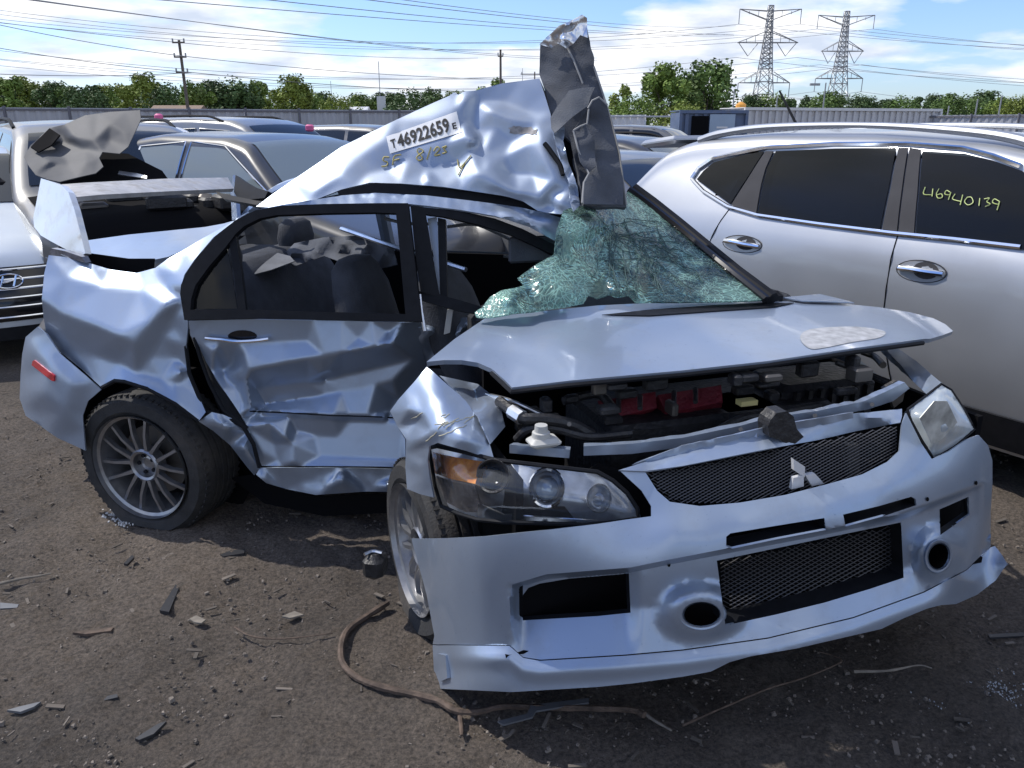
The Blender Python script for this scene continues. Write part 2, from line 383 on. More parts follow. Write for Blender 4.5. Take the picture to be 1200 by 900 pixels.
M['white'] = mat('white_plastic', (.42, .42, .40), .5, var=.08, dirt=(.3, .27, .2), damt=.4)
M['paper'] = mat('sticker_paper', (.8, .8, .8), .6)
M['ink'] = mat('black_ink', (.012, .012, .014), .7)
M['pen'] = mat('yellow_paint_pen', (.42, .36, .12), .7)
M['penlt'] = mat('lime_paint_pen', (.5, .58, .22), .6)

# ================================================================ the wrecked sedan
NOSE = np.array([.799, 1.812]); YF = math.radians(18)
LF = np.array([math.cos(YF), math.sin(YF)]); FF = np.array([math.sin(YF), -math.cos(YF)])
def FL(a, b, z): q = NOSE+LF*b-FF*a; return np.array([q[0], q[1], z])
RFR = np.column_stack([np.append(LF, 0), np.append(-FF, 0), [0, 0, 1]])      # columns: lateral, backwards, up
fplan = [FL(a, b, 0)[:2] for b, a in [(-.9, 1.0), (-.9, .75), (-.9, .55), (-.87, .36), (-.79, .22), (-.6, .11), (-.4, .045), (0, 0), (.4, .03), (.65, .09), (.83, .2), (.90, .36), (.91, .6), (.91, .9)]]
FS = Plan(fplan)
def Fp(x, y, o=0.0): return FS([(x, y)], o)[0]
SS = Plan([(.1, 2.80), (-.377, 2.83), (-.8, 2.85), (-1.207, 2.89), (-1.567, 2.98), (-1.95, 3.12), (-2.2, 3.32), (-2.33, 3.6), (-2.36, 4.0)], lean=.07, z0=.6)
SW = Plan([(.3, 2.80), (-.377, 2.83), (-.8, 2.85), (-1.207, 2.89), (-1.567, 2.98), (-1.95, 3.12)], lean=.33, z0=.95)
def Sp(x, y, o=0.0): return SS([(x, y)], o)[0]
YR = math.radians(11); DR = np.array([math.cos(YR), -math.sin(YR)]); IR = np.array([math.sin(YR), math.cos(YR)]); RW = np.array([-1.567, 2.98])
def RL(s, i, z): q = RW+DR*s+IR*i; return np.array([q[0], q[1], z])
RRR = np.column_stack([np.append(DR, 0), np.append(IR, 0), [0, 0, 1]])
wreck = empty('wrecked_sedan', (-.2, 2.9, 0), 'crushed silver sedan folded in the middle with torn roof and shattered windscreen', 'car')
def ln(pts, o, step=16): return [(x, y, o) for x, y in dens(pts, step, False)]

# ---- front bumper cover
bumper_out = [(482, 631), (520, 631), (567, 629), (633, 622), (700, 614), (733, 609), (763, 605), (763, 593), (752, 575), (727, 552), (745, 551), (756, 553), (770, 575), (785, 588), (820, 593), (867, 589), (920, 580), (967, 568), (1010, 556), (1040, 541), (1054, 528), (1057, 497), (1062, 484), (1070, 500), (1080, 520), (1092, 538), (1112, 529), (1133, 515), (1147, 510), (1158, 522), (1163, 540), (1163, 567), (1161, 600), (1161, 640), (1133, 667), (1083, 693), (1000, 723), (900, 747), (800, 761), (733, 767), (633, 773), (613, 770), (602, 760), (597, 756), (507, 755), (509, 745), (500, 697), (490, 660)]
hole_l = [(613, 697), (619, 689), (632, 684), (667, 678), (737, 672), (739, 718), (700, 722), (613, 727), (611, 713)]
hole_c = [(840, 657), (950, 634), (1056, 612), (1059, 677), (1020, 690), (967, 706), (910, 720), (850, 733)]
hole_r = [(1101, 597), (1135, 582), (1136, 603), (1102, 627)]
slot_l = [(851, 629), (856, 625), (910, 616), (966, 607), (968, 621), (910, 632), (858, 643), (851, 640)]
slot_r = [(988, 603), (1030, 593), (1068, 582), (1073, 585), (1074, 592), (1035, 605), (991, 617)]
def ell(cx, cy, rx, ry, n=20, rot=0.0):
    t = np.linspace(0, 2*math.pi, n, endpoint=False); x = rx*np.cos(t); y = ry*np.sin(t)
    return [(cx+a*math.cos(rot)-b*math.sin(rot), cy+a*math.sin(rot)+b*math.cos(rot)) for a, b in zip(x, y)]
duct_l = ell(822, 720, 23, 15); duct_r = ell(1100, 652, 13, 16.5, rot=.25)
bar_low = [(600, 690), (640, 678), (739, 670), (783, 661), (840, 650), (950, 629), (1057, 607), (1100, 591), (1136, 577), (1163, 565)]
def sm(a, b, x): t = np.clip((x-a)/(b-a), 0, 1); return t*t*(3-2*t)
lip_line = np.array([(597, 757), (613, 770), (633, 773), (733, 767), (800, 761), (900, 747), (1000, 723), (1083, 693), (1133, 667), (1162, 640)])
BARL = np.array(bar_low)
b_tps = Tps([(482, 633, .05), (490, 665, .05), (500, 700, .05), (507, 752, .05), (540, 640, .03), (545, 700, .03), (550, 750, .03), (590, 640, .01), (600, 700, .01), (600, 752, .015), (640, 630, 0), (700, 618, -.015), (733, 611, -.03), (760, 603, -.05), (727, 553, -.09), (752, 573, -.07), (775, 583, -.05), (820, 594, -.04), (867, 590, -.035), (967, 569, -.035), (1033, 547, -.04), (1054, 515, -.06), (1062, 486, -.09), (1080, 520, -.035), (1100, 535, -.02), (1130, 520, -.02), (1150, 512, -.02), (790, 622, .018), (867, 610, .022), (967, 590, .022), (1040, 568, .02), (1100, 556, .015), (1155, 548, .0), (1160, 600, .0), (640, 668, .012), (740, 655, .018), (840, 640, .022), (950, 618, .022), (1057, 598, .02), (640, 773, .02), (733, 767, .022), (900, 747, .022), (1000, 723, .022), (1083, 693, .022), (1150, 650, .015)], .2)
def b_off(p):
    x, y = p[:, 0], p[:, 1]; o = b_tps(p); yb = np.interp(x, BARL[:, 0], BARL[:, 1]); yl = np.interp(x, lip_line[:, 0], lip_line[:, 1])
    side = sm(597, 609, x)*(1-sm(1138, 1156, x)); yb = yb-5; t = (y-yb)/np.maximum(yl-yb, 5)
    ts = np.interp(x, [600, 740, 840, 1060, 1100, 1140], [.45, .45, .66, .66, .5, .4]); dep = np.interp(x, [600, 615, 735, 752, 825, 845, 1055, 1064, 1095, 1105, 1150], [.05, .08, .08, .05, .05, .055, .055, .05, .05, .055, .03])
    front = sm(0.0, .05, t); back = 1-np.clip((t-ts)/(1-ts), 0, 1); rec = -dep*front*back*(t > 0)*(t < 1)*side
    for cx, cy, rx, ry in ((822, 720, 30, 21), (1100, 652, 18, 22)):
        d = np.sqrt(((x-cx)/rx)**2+((y-cy)/ry)**2); w = 1-sm(.95, 2.0, d); rec = rec*(1-w)+.0*w
    g = np.where((y < yb), 0, 0)
    return o+rec+g
bl = lifted(FS, b_off)
bumper = panel('front_bumper', bumper_out, bl, M['silver'], wreck, [hole_l, hole_c, hole_r, slot_l, slot_r, duct_l, duct_r], step=5.0, thick=.005, lines=[[(x, y+d) for x, y in dens(bar_low, 20, False)] for d in (-8, -5, -2, 1)]+[[(597, 700), (599, 740), (606, 762)], [(603, 700), (604, 740), (610, 764)], [(609, 695), (609, 740), (614, 765)]]+[ell(822, 720, 30*k, 21*k, 30) for k in (.97, 1.2, 1.45, 1.7, 1.95)]+[ell(1100, 652, 18*k, 22*k, 24) for k in (.97, 1.25, 1.55, 1.85)])
lip_out = [(507, 756), (597, 757), (603, 762), (613, 771), (633, 774.5), (733, 768.5), (800, 762.5), (900, 748.5), (1000, 724.5), (1083, 694.5), (1133, 668.5), (1161, 641.5), (1166, 640), (1174, 650), (1180, 661), (1167, 680), (1145, 697), (1120, 708), (1103, 709), (1087, 713), (1060, 724), (1033, 737), (933, 760), (880, 769), (855, 776), (833, 787), (800, 793), (740, 801), (700, 805), (600, 811), (513, 807), (509, 797)]
lip_tps = Tps([(507, 757, .055), (509, 797, .07), (513, 807, .075), (550, 757, .035), (550, 808, .06), (600, 760, .02), (600, 811, .05), (650, 776, .022), (650, 808, .045), (733, 769, .022), (740, 800, .045), (800, 763, .022), (810, 790, .045), (860, 773, .04), (900, 749, .022), (933, 759, .04), (1000, 725, .022), (1033, 736, .04), (1083, 695, .022), (1087, 712, .045), (1133, 669, .02), (1120, 707, .05), (1161, 642, .012), (1167, 679, .04), (1180, 661, .02)], .06)
def lip_off(p):
    o = lip_tps(p); x, y = p[:, 0], p[:, 1]; yl = np.interp(x, lip_line[:, 0], lip_line[:, 1]); o = o*1.0
    c = (sm(514, 517, x)*(1-sm(521, 525, x)))*sm(766, 769, y)*(1-sm(796, 800, y)); return o
_lp = [q for q in dens(lip_out, 22) if q[0] < 1118]
lipD = Depth(list(lifted(FS, lip_off)(_lp))+[Yp(1161, 642, FL(.22, .885, 0)[1]), Yp(1180, 661, FL(.16, .89, 0)[1]), Yp(1145, 697, FL(.14, .765, 0)[1]), Yp(1140, 668, FL(.17, .763, 0)[1])], .0008)
lip_l = lambda p: lipD(p, .012*np.exp(-((p[:, 1]-np.interp(p[:, 0], lip_line[:, 0], lip_line[:, 1])-15)/10)**2)*(1-sm(1090, 1140, p[:, 0])))
panel('bumper_lip', lip_out, lip_l, M['silver'], bumper, step=4, thick=.02)
panel('lip_fin', [(513, 766), (522, 768), (524, 795), (515, 799)], lifted(FS, lip_off, .012), M['silver'], bumper, step=4, thick=.012)
panel('seam_flange', [(560, 748), (600, 748), (622, 760), (650, 764), (650, 780), (610, 782), (590, 766), (560, 764)], lifted(FS, b_off, -.012), M['silver'], bumper, step=5, thick=.004)
# dark backing behind every opening
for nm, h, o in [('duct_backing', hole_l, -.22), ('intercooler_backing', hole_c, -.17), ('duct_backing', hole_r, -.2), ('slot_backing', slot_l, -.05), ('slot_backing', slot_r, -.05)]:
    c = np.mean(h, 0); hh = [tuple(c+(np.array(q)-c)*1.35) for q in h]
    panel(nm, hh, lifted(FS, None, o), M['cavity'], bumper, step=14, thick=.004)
def reveal(name, hole, lift, deep, m, parent):       # inner walls of an opening, going back into the bumper
    P = lift(dens(hole, 6)); n = len(P); B = P+np.append(-FF, 0)*deep; V = np.vstack([P, B]); F = [(i, (i+1) % n, n+(i+1) % n, n+i) for i in range(n)]
    return mk(name, V, F, m, parent)
for h in (slot_l, slot_r): reveal('slot_wall', h, bl, .05, M['black'], bumper)
for h in (hole_c,): reveal('opening_wall', h, bl, .06, M['black'], bumper)
for h in (hole_l, hole_r): reveal('opening_wall', h, bl, .02, M['black'], bumper)
def wiremesh(name, poly, lift, cell, r, m, parent, slope=.55):
    poly = np.array(poly); lo, hi = poly.min(0), poly.max(0); mb = MB(); diag = (hi[0]-lo[0])+(hi[1]-lo[1])/slope
    for sg in (1, -1):
        k = -diag
        while k < diag*2:
            p = [(lo[0]+k+sg*(y-lo[1])/slope, y) for y in np.linspace(lo[1], hi[1], 26)]
            p = np.array(p); ins = inpoly(p, poly); i = 0
            while i < len(p):
                if ins[i]:
                    j = i
                    while j+1 < len(p) and ins[j+1]: j += 1
                    if j > i: mb.add(*tube(lift(p[i:j+1])+np.array([0, .002*sg, 0]), r, 3, False))
                    i = j+1
                else: i += 1
            k += cell
    return mb.build(name, m, parent)
M['wire'] = mat('mesh_wire', (.10, .10, .105), .38, .6)
wiremesh('intercooler_mesh', hole_c, lifted(FS, Lin([(840, 640, -.065), (1060, 600, -.07), (850, 740, -.075), (1060, 685, -.075)], 0)), 9, .0015, M['wire'], bumper)
grille_poly = [(756, 553), (800, 547), (900, 527), (957, 517), (1000, 507), (1055, 496), (1055, 528), (1040, 541), (1010, 556), (967, 568), (920, 580), (867, 589), (820, 593), (785, 588), (770, 575)]
gl_l = lifted(FS, Lin([(756, 553, -.09), (900, 527, -.10), (1057, 495, -.09), (770, 595, -.07), (900, 590, -.07), (1057, 540, -.07)], 0))
wiremesh('grille_mesh', grille_poly, gl_l, 7, .0014, M['wire'], bumper)
panel('grille_backing', [tuple(np.mean(grille_poly, 0)+(np.array(q)-np.mean(grille_poly, 0))*1.05) for q in grille_poly], lifted(gl_l.__closure__ and FS, None, -.17), M['cavity'], bumper, step=14)
panel('grille_post', [(993, 522), (1006, 520), (1008, 556), (996, 559)], lifted(FS, None, -.14), M['disc'], bumper, step=7, thick=.02)
# duct rings
for cx, cy, rx, ry, rot in [(822, 720, 25, 17, 0), (1100, 652, 14.5, 18, .25)]:
    mb = MB()
    for s0, o0, s1, o1 in [(1.2, -.02, 1.14, .03), (1.14, .03, 1.06, .036), (1.06, .036, .93, .034), (.93, .034, .87, .024), (.87, .024, .80, -.06)]:
        A = bl(ell(cx, cy, rx*s0, ry*s0, 28, rot)); 
        A = FS(ell(cx, cy, rx*s0, ry*s0, 28, rot), o0); B = FS(ell(cx, cy, rx*s1, ry*s1, 28, rot), o1); n = 28
        mb.add(np.vstack([A, B]), [(i, (i+1) % n, n+(i+1) % n, n+i) for i in range(n)])
    mb.build('duct_ring', M['silver'], bumper)
    panel('duct_backing', ell(cx, cy, rx, ry, 20, rot), lifted(FS, None, -.09), M['cavity'], bumper, step=10)
mb = MB(); mb.add(*tube(np.vstack([FS(ell(798, 672, 6.5, 7.2, 20), -.043)]*1+[FS([(804.5, 672)], -.043)]), .0016, 5)); mb.build('tow_eye_cap', M['black'], bumper)
for x, y in [(1087, 585), (1144, 566), (784, 662)]: panel('bolt_hole', ell(x, y, 1.8, 2.6, 10), lifted(bl, None, 0) if False else (lambda p: bl(p)+(O-bl(p))*.002), M['cavity'], bumper, step=3, thick=0)
M['silver2'] = mat('satin_silver', (.75, .76, .78), .35, .35)
# three-diamond emblem
def dia(pts): return panel('emblem_diamond', pts, lifted(FS, None, -.045), M['silver2'], emblem, step=5, thick=.012)
emblem = mk('emblem', *box(Fp(943, 558, -.065), (.02, .015, .02), RFR), M['bright'], bumper)
dia([(930, 538), (943.5, 547), (943, 559.5), (930.5, 551)]); dia([(930, 560), (942, 557.5), (942, 570), (927.5, 573.5)]); dia([(944, 557), (955, 555), (966, 567), (951.5, 569.5)])
# panel over the radiator and support bars
panel('grille_top_panel', [(725, 551), (760, 540), (800, 529), (867, 509), (900, 501), (960, 492), (1000, 485), (1057, 479), (1057, 488), (1055, 495), (1000, 506), (957, 516), (900, 526), (800, 546), (756, 552)], lifted(FS, Lin([(725, 552, -.07), (756, 553, -.08), (900, 527, -.085), (1055, 495, -.08), (760, 540, -.14), (867, 508, -.15), (1000, 484, -.15), (1057, 478, -.13)], 2)), M['silver'], wreck, step=6)
for q, o in [([(597, 521), (668, 527), (667, 537), (597, 531)], -.19), ([(684, 523), (740, 520), (800, 513), (867, 499), (900, 490), (960, 481), (1013, 470), (1040, 458), (1060, 448), (1066, 455), (1047, 470), (1016, 480), (960, 490), (900, 500), (867, 508), (800, 524), (740, 532), (684, 534)], -.2)]:
    panel('radiator_support', q, lifted(FS, None, o, (.002, 40, 3)), M['silver'], wreck, step=6, thick=.02)
panel('support_cover', [(800, 522), (867, 508), (900, 500), (1000, 483), (1000, 490), (900, 512), (800, 535), (760, 545), (740, 545)], lifted(FS, None, -.13, (.004, 18, 5)), M['roofsilver'], wreck, step=7)
latch = panel('hood_latch', [(903, 492), (910, 484), (922, 482), (930, 488), (934, 503), (942, 512), (928, 523), (914, 516), (902, 512), (900, 500)], lifted(FS, None, -.10), M['engine'], wreck, step=5, thick=.05)
for (x, y) in [(667, 497), (868, 503), (955, 487), (1022, 474)]: mb = MB(); mb.add(*tube([Fp(x, y, -.17), Fp(x, y, -.19)], .006, 10)); mb.build('bolt', M['disc'], wreck)
mb = MB()
for k in range(420):
    x, y = random.uniform(490, 1160), random.uniform(560, 770)
    if inpoly([(x, y)], bumper_out)[0] and not any(inpoly([(x, y)], h)[0] for h in (hole_l, hole_c, hole_r, slot_l, slot_r, duct_l, duct_r)):
        c = bl([(x, y)])[0]; r_ = random.uniform(.0008, .002); V, F = lathe([(.0001, .5), (.7, .35), (1, 0)], 6); V = V[:, [0, 2, 1]]*r_; V = V@np.column_stack([np.append(LF, 0), [0, 0, 1], np.append(FF, 0)]).T; V[:, 2] *= random.uniform(1, 1.8); mb.add(V+c, F)
M['water'] = glassmat('water', (.9, .92, .95), .02)
struct(mb.build('rain_drops', M['water'], bumper), 'stuff')
# ---- emblem-side headlight (car's right)
hl_out = [(503, 525), (513, 523), (545, 530), (580, 539), (640, 546), (700, 553), (718, 563), (735, 578), (747, 596), (748, 607), (720, 612), (683, 615), (633, 613), (590, 612), (560, 609), (537, 602), (517, 593), (510, 570)]
hb = Lin([(503, 525, -.045), (510, 570, -.04), (517, 593, -.05), (580, 539, -.09), (700, 553, -.12), (748, 607, -.08), (683, 615, -.05), (590, 612, -.045), (560, 570, -.01), (630, 580, -.015), (690, 588, -.035), (535, 560, -.02)], 6)
hl = panel('headlight', [tuple(np.mean(hl_out, 0)+(np.array(q)-np.mean(hl_out, 0))*1.02) for q in hl_out], lifted(FS, hb, -.10), mat('headlight_bucket', (.42, .45, .5), .3, .6, var=.3, vscale=20), wreck, step=7, thick=.02)
panel('lens', hl_out, lifted(FS, hb), M['lens'], hl, step=6, thick=0)
mb = MB(); P = lifted(FS, hb, .003)(dens(hl_out, 6)); mb.add(*tube(np.vstack([P, P[:1]]), .006, 6, False)); mb.build('seal', M['black'], hl)
panel('indicator', [(507, 530), (535, 536), (567, 541), (561, 552), (557, 567), (530, 562), (508, 554)], lifted(FS, hb, -.022), M['amber'], hl, step=5, thick=.02)
panel('reflector', [(509, 557), (530, 564), (556, 569), (562, 588), (575, 600), (545, 600), (522, 588)], lifted(FS, hb, -.04), mat('reflector_bowl', (.34, .32, .32), .2, .7, var=.6, vscale=25, bump=.5, bscale=60), hl, step=5)
panel('reflector_strip', [(560, 590), (590, 603), (660, 608), (700, 610), (650, 612), (590, 610), (560, 605)], lifted(FS, hb, -.03), M['bright'], hl, step=6)
def bowl(cx, cy, rx, ry, mt, o, ball):
    n = 24; mb = MB()
    for s0, o0, s1, o1 in [(1.18, o-.01, 1.1, o+.02), (1.1, o+.02, .97, o+.015), (.97, o+.015, .8, o-.03), (.8, o-.03, .4, o-.055), (.4, o-.055, .03, o-.06)]:
        A = FS(ell(cx, cy, rx*s0, ry*s0, n), o0); B = FS(ell(cx, cy, rx*s1, ry*s1, n), o1); mb.add(np.vstack([A, B]), [(i, (i+1) % n, n+(i+1) % n, n+i) for i in range(n)])
    ob = mb.build('lamp_bowl', mt, hl)
    return ob
bowl(577, 558, 17, 18, M['engine'], -.075, 1); bowl(641, 572, 19, 21, M['chrome'], -.085, 1); bowl(702, 584, 13, 15, M['bright'], -.105, 0)
M['lampglass'] = mat('projector_glass', (.25, .33, .42), .03, .25, coat=1)
for cx, cy, r_, o in [(577, 558, .026, -.085), (641, 572, .031, -.10)]:
    V, F = lathe([(.0001, 1), (.35, .94), (.7, .7), (.92, .38), (1, 0)], 20); c = Fp(cx, cy, o); V = V*r_; V = V@np.column_stack([np.append(LF, 0), np.append(FF, 0), [0, 0, 1]]).T+c
    mk('projector', V, F, M['lampglass'] if cx > 600 else M['gloss'], hl)
panel('headlight_gap', [(727, 551), (752, 575), (763, 594), (763, 606), (745, 609), (747, 596), (735, 578), (715, 561), (690, 550), (700, 543)], lifted(FS, None, -.2), M['cavity'], hl, step=8)
# ---- hazed headlight (car's left)
hl2 = [(1063, 480), (1085, 464), (1103, 450), (1115, 457), (1130, 480), (1142, 503), (1120, 522), (1094, 538), (1080, 515), (1068, 493)]
h2 = panel('headlight', hl2, lifted(FS, Lin([(1063, 480, -.12), (1103, 450, -.16), (1142, 503, -.04), (1094, 538, -.03), (1105, 497, -.0)], 5)), M['hazed'], wreck, step=6, thick=.03); h2['label'] = 'hazed headlight with yellowed clouded lens'
P = lifted(FS, Lin([(1063, 480, -.12), (1103, 450, -.16), (1142, 503, -.04), (1094, 538, -.03), (1105, 497, -.0)], 5))(dens(hl2, 6)); mb = MB(); mb.add(*tube(np.vstack([P, P[:1]]), .004, 5, False)); mb.build('seal', M['black'], h2)
panel('inner_reflector', [(1078, 490), (1095, 470), (1110, 470), (1122, 495), (1104, 515), (1092, 520)], lifted(FS, None, -.012), mat('reflector_haze', (.5, .52, .5), .25, .4, var=.5, vscale=18), h2, step=6, thick=.002)
# ---- bonnet
hood_out = [(570, 372), (533, 397), (500, 424), (520, 422), (541, 422), (560, 425), (576, 432), (590, 444), (600, 454), (667, 446), (733, 440), (800, 434), (900, 423), (1000, 408), (1083, 397), (1090, 397), (1104, 393), (1117, 388), (1108, 380), (1094, 373), (1067, 366), (1030, 360), (990, 356), (975, 351), (960, 349), (917, 353), (860, 354), (800, 354), (760, 355), (700, 358), (633, 365)]
hood_anc = [Fp(600, 454, -.28), Fp(667, 446, -.30), Fp(733, 440, -.31), Fp(800, 434, -.32), Fp(900, 423, -.33), Fp(1000, 408, -.34), Fp(1083, 397, -.34), Zp(1117, 388, .94), Zp(500, 424, .935), Zp(541, 422, .94), Zp(570, 372, .985), Zp(633, 365, 1.0), Zp(700, 358, 1.01), Zp(800, 354, 1.01), Zp(917, 353, .995), Zp(975, 351, .99), Zp(1067, 366, .965)]
HD = Depth(hood_anc, .0002)
hood_d = Lin([(x, y, 0) for x, y in dens(hood_out, 25)]+ln([(560, 395), (600, 393), (640, 400), (690, 412), (740, 428)], .012)+ln([(545, 408), (590, 406), (630, 420), (650, 440)], -.004)+ln([(640, 378), (720, 372), (800, 370)], .006)+[(900, 385, .004), (1000, 380, .012), (1060, 383, .006), (850, 405, .0), (950, 400, .004)]+ln([(1040, 368), (1075, 392)], .012), 8)
hdl = lifted(HD, hood_d)
hood = panel('hood', hood_out, hdl, M['silver'], wreck, step=6, thick=.014)
def hoodup(p, h=.003): V = hdl(p); return V+np.array([0, -.002, h])
panel('hood_vent', [(705, 370), (760, 364), (830, 359), (900, 356), (930, 356), (905, 361), (830, 366), (760, 371)], lambda p: hoodup(p, .004), M['black'], hood, step=6, thick=.002)
panel('scraped_patch', cr([(938, 393), (950, 386), (985, 383), (1015, 384), (1037, 389), (1030, 396), (1000, 401), (965, 408), (950, 409), (940, 402)], 4, True), lambda p: hoodup(p, .0015), mat('bare_primer', (.37, .375, .385), .6, .2, var=.3, vscale=30), hood, step=6, thick=0)
mb = MB()
for k in range(240):
    x, y = random.uniform(560, 1080), random.uniform(358, 440)
    if inpoly([(x, y)], hood_out)[0]:
        c = hoodup([(x, y)], .001)[0]; r_ = random.uniform(.0008, .002); V, F = lathe([(.0001, .35), (.7, .25), (1, 0)], 7); V = V[:, [0, 2, 1]]*r_; V[:, 0] *= random.uniform(1, 2.2); mb.add(V+c, F)
struct(mb.build('rain_drops', M['water'], hood), 'stuff')
panel('hood_rear_trim', [(917, 352), (960, 348), (985, 354), (1000, 358), (975, 357), (940, 356)], lambda p: hoodup(p, .012), M['roofsilver'], hood, step=6, thick=.004)
# underside lip of the bonnet
P = hdl(dens([(576, 433), (600, 455), (667, 447), (733, 441), (800, 435), (900, 424), (1000, 409), (1083, 398)], 8, False)); mb = MB(); mb.add(*tube(P-np.array([0, -.004, .012]), .007, 6)); mb.build('hood_edge', M['black'], hood)
# ---- crumpled wing panel over the front wheel
fen_out = [(500, 430), (508, 436), (520, 447), (533, 458), (546, 470), (560, 490), (569, 507), (575, 524), (579, 538), (567, 535), (545, 528), (513, 519), (503, 523), (501, 540), (504, 562), (508, 583), (492, 579), (477, 573), (475, 547), (476, 515), (466, 500), (457, 482), (467, 468), (485, 448)]
FD = Depth([Yp(500, 430, 2.2), Yp(457, 482, 2.22), Yp(475, 515, 2.12), Yp(475, 547, 2.12), Yp(477, 573, 2.1), Yp(508, 583, 2.0), Yp(502, 527, 1.99), Yp(579, 538, 1.93), Yp(560, 490, 2.03), Yp(533, 458, 2.12), Yp(512, 480, 2.04), Yp(540, 510, 1.94)], .0002)
fd = Lin([(x, y, 0) for x, y in dens(fen_out, 14)]+[(478, 480, .03), (487, 495, -.035), (497, 486, .02), (505, 505, .03), (490, 515, .035), (482, 505, -.02), (520, 470, .03), (515, 455, .02), (535, 495, .02), (550, 515, .025), (490, 545, .015), (484, 555, .0), (497, 560, .01), (530, 520, .0), (506, 462, .03), (490, 465, .01)], 1.6)
fender = panel('front_fender', fen_out, lifted(FD, fd), M['silver'], wreck, step=4, thick=.005)
mb = MB()
for k in range(14):
    x, y = random.gauss(522, 12), random.gauss(497, 8); l = random.uniform(6, 22); an = random.uniform(-.7, -.2); mb.add(*tube(lifted(FD, fd, .0012)([(x+math.cos(an)*l*t, y+math.sin(an)*l*t+random.uniform(-1, 1)) for t in np.linspace(0, 1, 5)]), .0011, 4))
struct(mb.build('scratches', mat('scratch_primer', (.45, .42, .3), .7), fender), 'stuff')
panel('front_fender', [(1035, 405), (1052, 408), (1075, 424), (1093, 440), (1105, 450), (1098, 456), (1086, 462), (1070, 447), (1056, 428), (1042, 414)], lifted(FS, Lin([(1035, 405, -.62), (1052, 408, -.6), (1105, 450, -.16), (1086, 462, -.2), (1060, 430, -.42)], 4)), M['silver'], wreck, step=5, thick=.02)
# far-side wing panel (outside the view past the bonnet)
V = []; F = []
for i, a in enumerate(np.linspace(.5, 1.15, 12)):
    for j, z in enumerate([.34, .5, .65, .78, .86]):
        z = z*(.72+.28*(a-.5)/.65); b = .86-.03*max(0, z-.6)/.2; ar = math.hypot(a-.82, z-.3); V.append(FL(a, b if a > .3 else b-.6*(.3-a), z if not (ar < .36 and z < .66) else .3+math.sqrt(max(0, .36**2-(a-.82)**2))))
F = [(i*5+j, i*5+j+1, (i+1)*5+j+1, (i+1)*5+j) for i in range(11) for j in range(4)]
mk('front_fender', V, F, M['silver'], wreck)
# ---- engine bay
mb = MB()
bay = [(505, 428), (600, 452), (800, 432), (1000, 406), (1040, 406), (1100, 450), (1062, 482), (900, 500), (680, 533), (590, 530), (545, 470)]
mb.add(*box(FL(1.0, .08, .58), (1.4, .02, .62), RFR)); mb.add(*box(FL(.6, 0, .28), (1.6, .85, .02), RFR)); mb.add(*box(FL(.62, -.74, .52), (.02, .75, .46), RFR)); mb.add(*box(FL(.62, .76, .52), (.02, .75, .46), RFR)); mb.add(*box(FL(.27, 0, .45), (1.5, .02, .4), RFR))
mb.build('engine_bay', M['cavity'], wreck)
panel('inner_fender', [(515, 440), (560, 450), (585, 470), (592, 500), (575, 520), (560, 488), (535, 458)], lifted(FS, Lin([(515, 440, -.3), (560, 450, -.4), (590, 470, -.35), (592, 500, -.25), (575, 520, -.12), (560, 488, -.12), (535, 458, -.2)], 3)), M['roofsilver'], wreck, step=6)
eng = mk('engine', *rbox(FL(.60, -.02, .56), (.78, .34, .44), RFR), M['engine'], wreck)
for x0, x1, xm in [(700, 768, .27), (771, 845, .27)]:
    panel('valve_cover', [(x0, 470-(x0-700)*.10), (x1, 459-(x1-768)*.10), (x1+2, 478-(x1-768)*.09), (x0+10, 491-(x0-700)*.1)], lifted(FS, Lin([(690, 460, -.55), (850, 440, -.55), (690, 500, -.46), (850, 480, -.46)], 0), 0, (.004, 30, 2)), M['red'], eng, step=6, thick=.05)
mb = MB(); [mk('cover_bolt', *tube([Fp(x, 485-(x-700)*.12, -.45), Fp(x, 470-(x-700)*.12, -.5)], .008, 8), M['bright'], eng) for x in (725, 750, 790, 815)]
bat = mk('battery_box', *rbox(FL(.60, .40, .74), (.36, .22, .16), RFR, .02), M['engine'], wreck)
for k in range(7): mk('rib', *box(FL(.48, .26+k*.045, .745), (.014, .018, .12), RFR), M['engine'], bat)
mk('air_box', *rbox(FL(.52, .08, .70), (.24, .24, .16), RFR, .03), M['engine'], wreck)
def hose(name, pts, r, m, n=8): mb = MB(); P = cr([Fp(*q) for q in pts], 6); mb.add(*tube(P, r, n)); return mb.build(name, m, wreck)
hose('hose', [(585, 470, -.3), (600, 482, -.27), (612, 490, -.25), (640, 491, -.27), (670, 497, -.3), (695, 510, -.32)], .016, M['engine'])
hs = hose('hose_clamp', [(600, 482, -.27), (606, 486, -.26), (612, 490, -.25)], .021, M['bright'])
hose('hose', [(605, 515, -.25), (620, 503, -.25), (650, 503, -.28), (690, 512, -.3), (740, 508, -.33)], .012, M['engine'])
hose('cable', [(570, 462, -.35), (600, 470, -.33), (640, 488, -.3)], .006, M['bright'])
hose('cable', [(840, 505, -.3), (870, 490, -.38), (905, 485, -.4), (960, 475, -.4)], .012, M['engine'])
hose('cable', [(660, 470, -.5), (700, 462, -.55), (720, 480, -.45)], .014, M['engine'])
hose('pipe', [(1010, 412, -.7), (1025, 418, -.65), (1035, 428, -.55)], .012, M['disc'])
hose('cable', [(980, 425, -.55), (1010, 436, -.5), (1040, 450, -.4)], .009, M['engine'])
mk('fluid_cap', *box(Fp(875, 471, -.38), (.055, .03, .015), RFR), mat('yellow_cap', (.55, .48, .2), .5), wreck)
res = mk('fluid_reservoir', *rbox(Fp(637, 517, -.2), (.085, .06, .025), RFR, .01), M['white'], wreck)
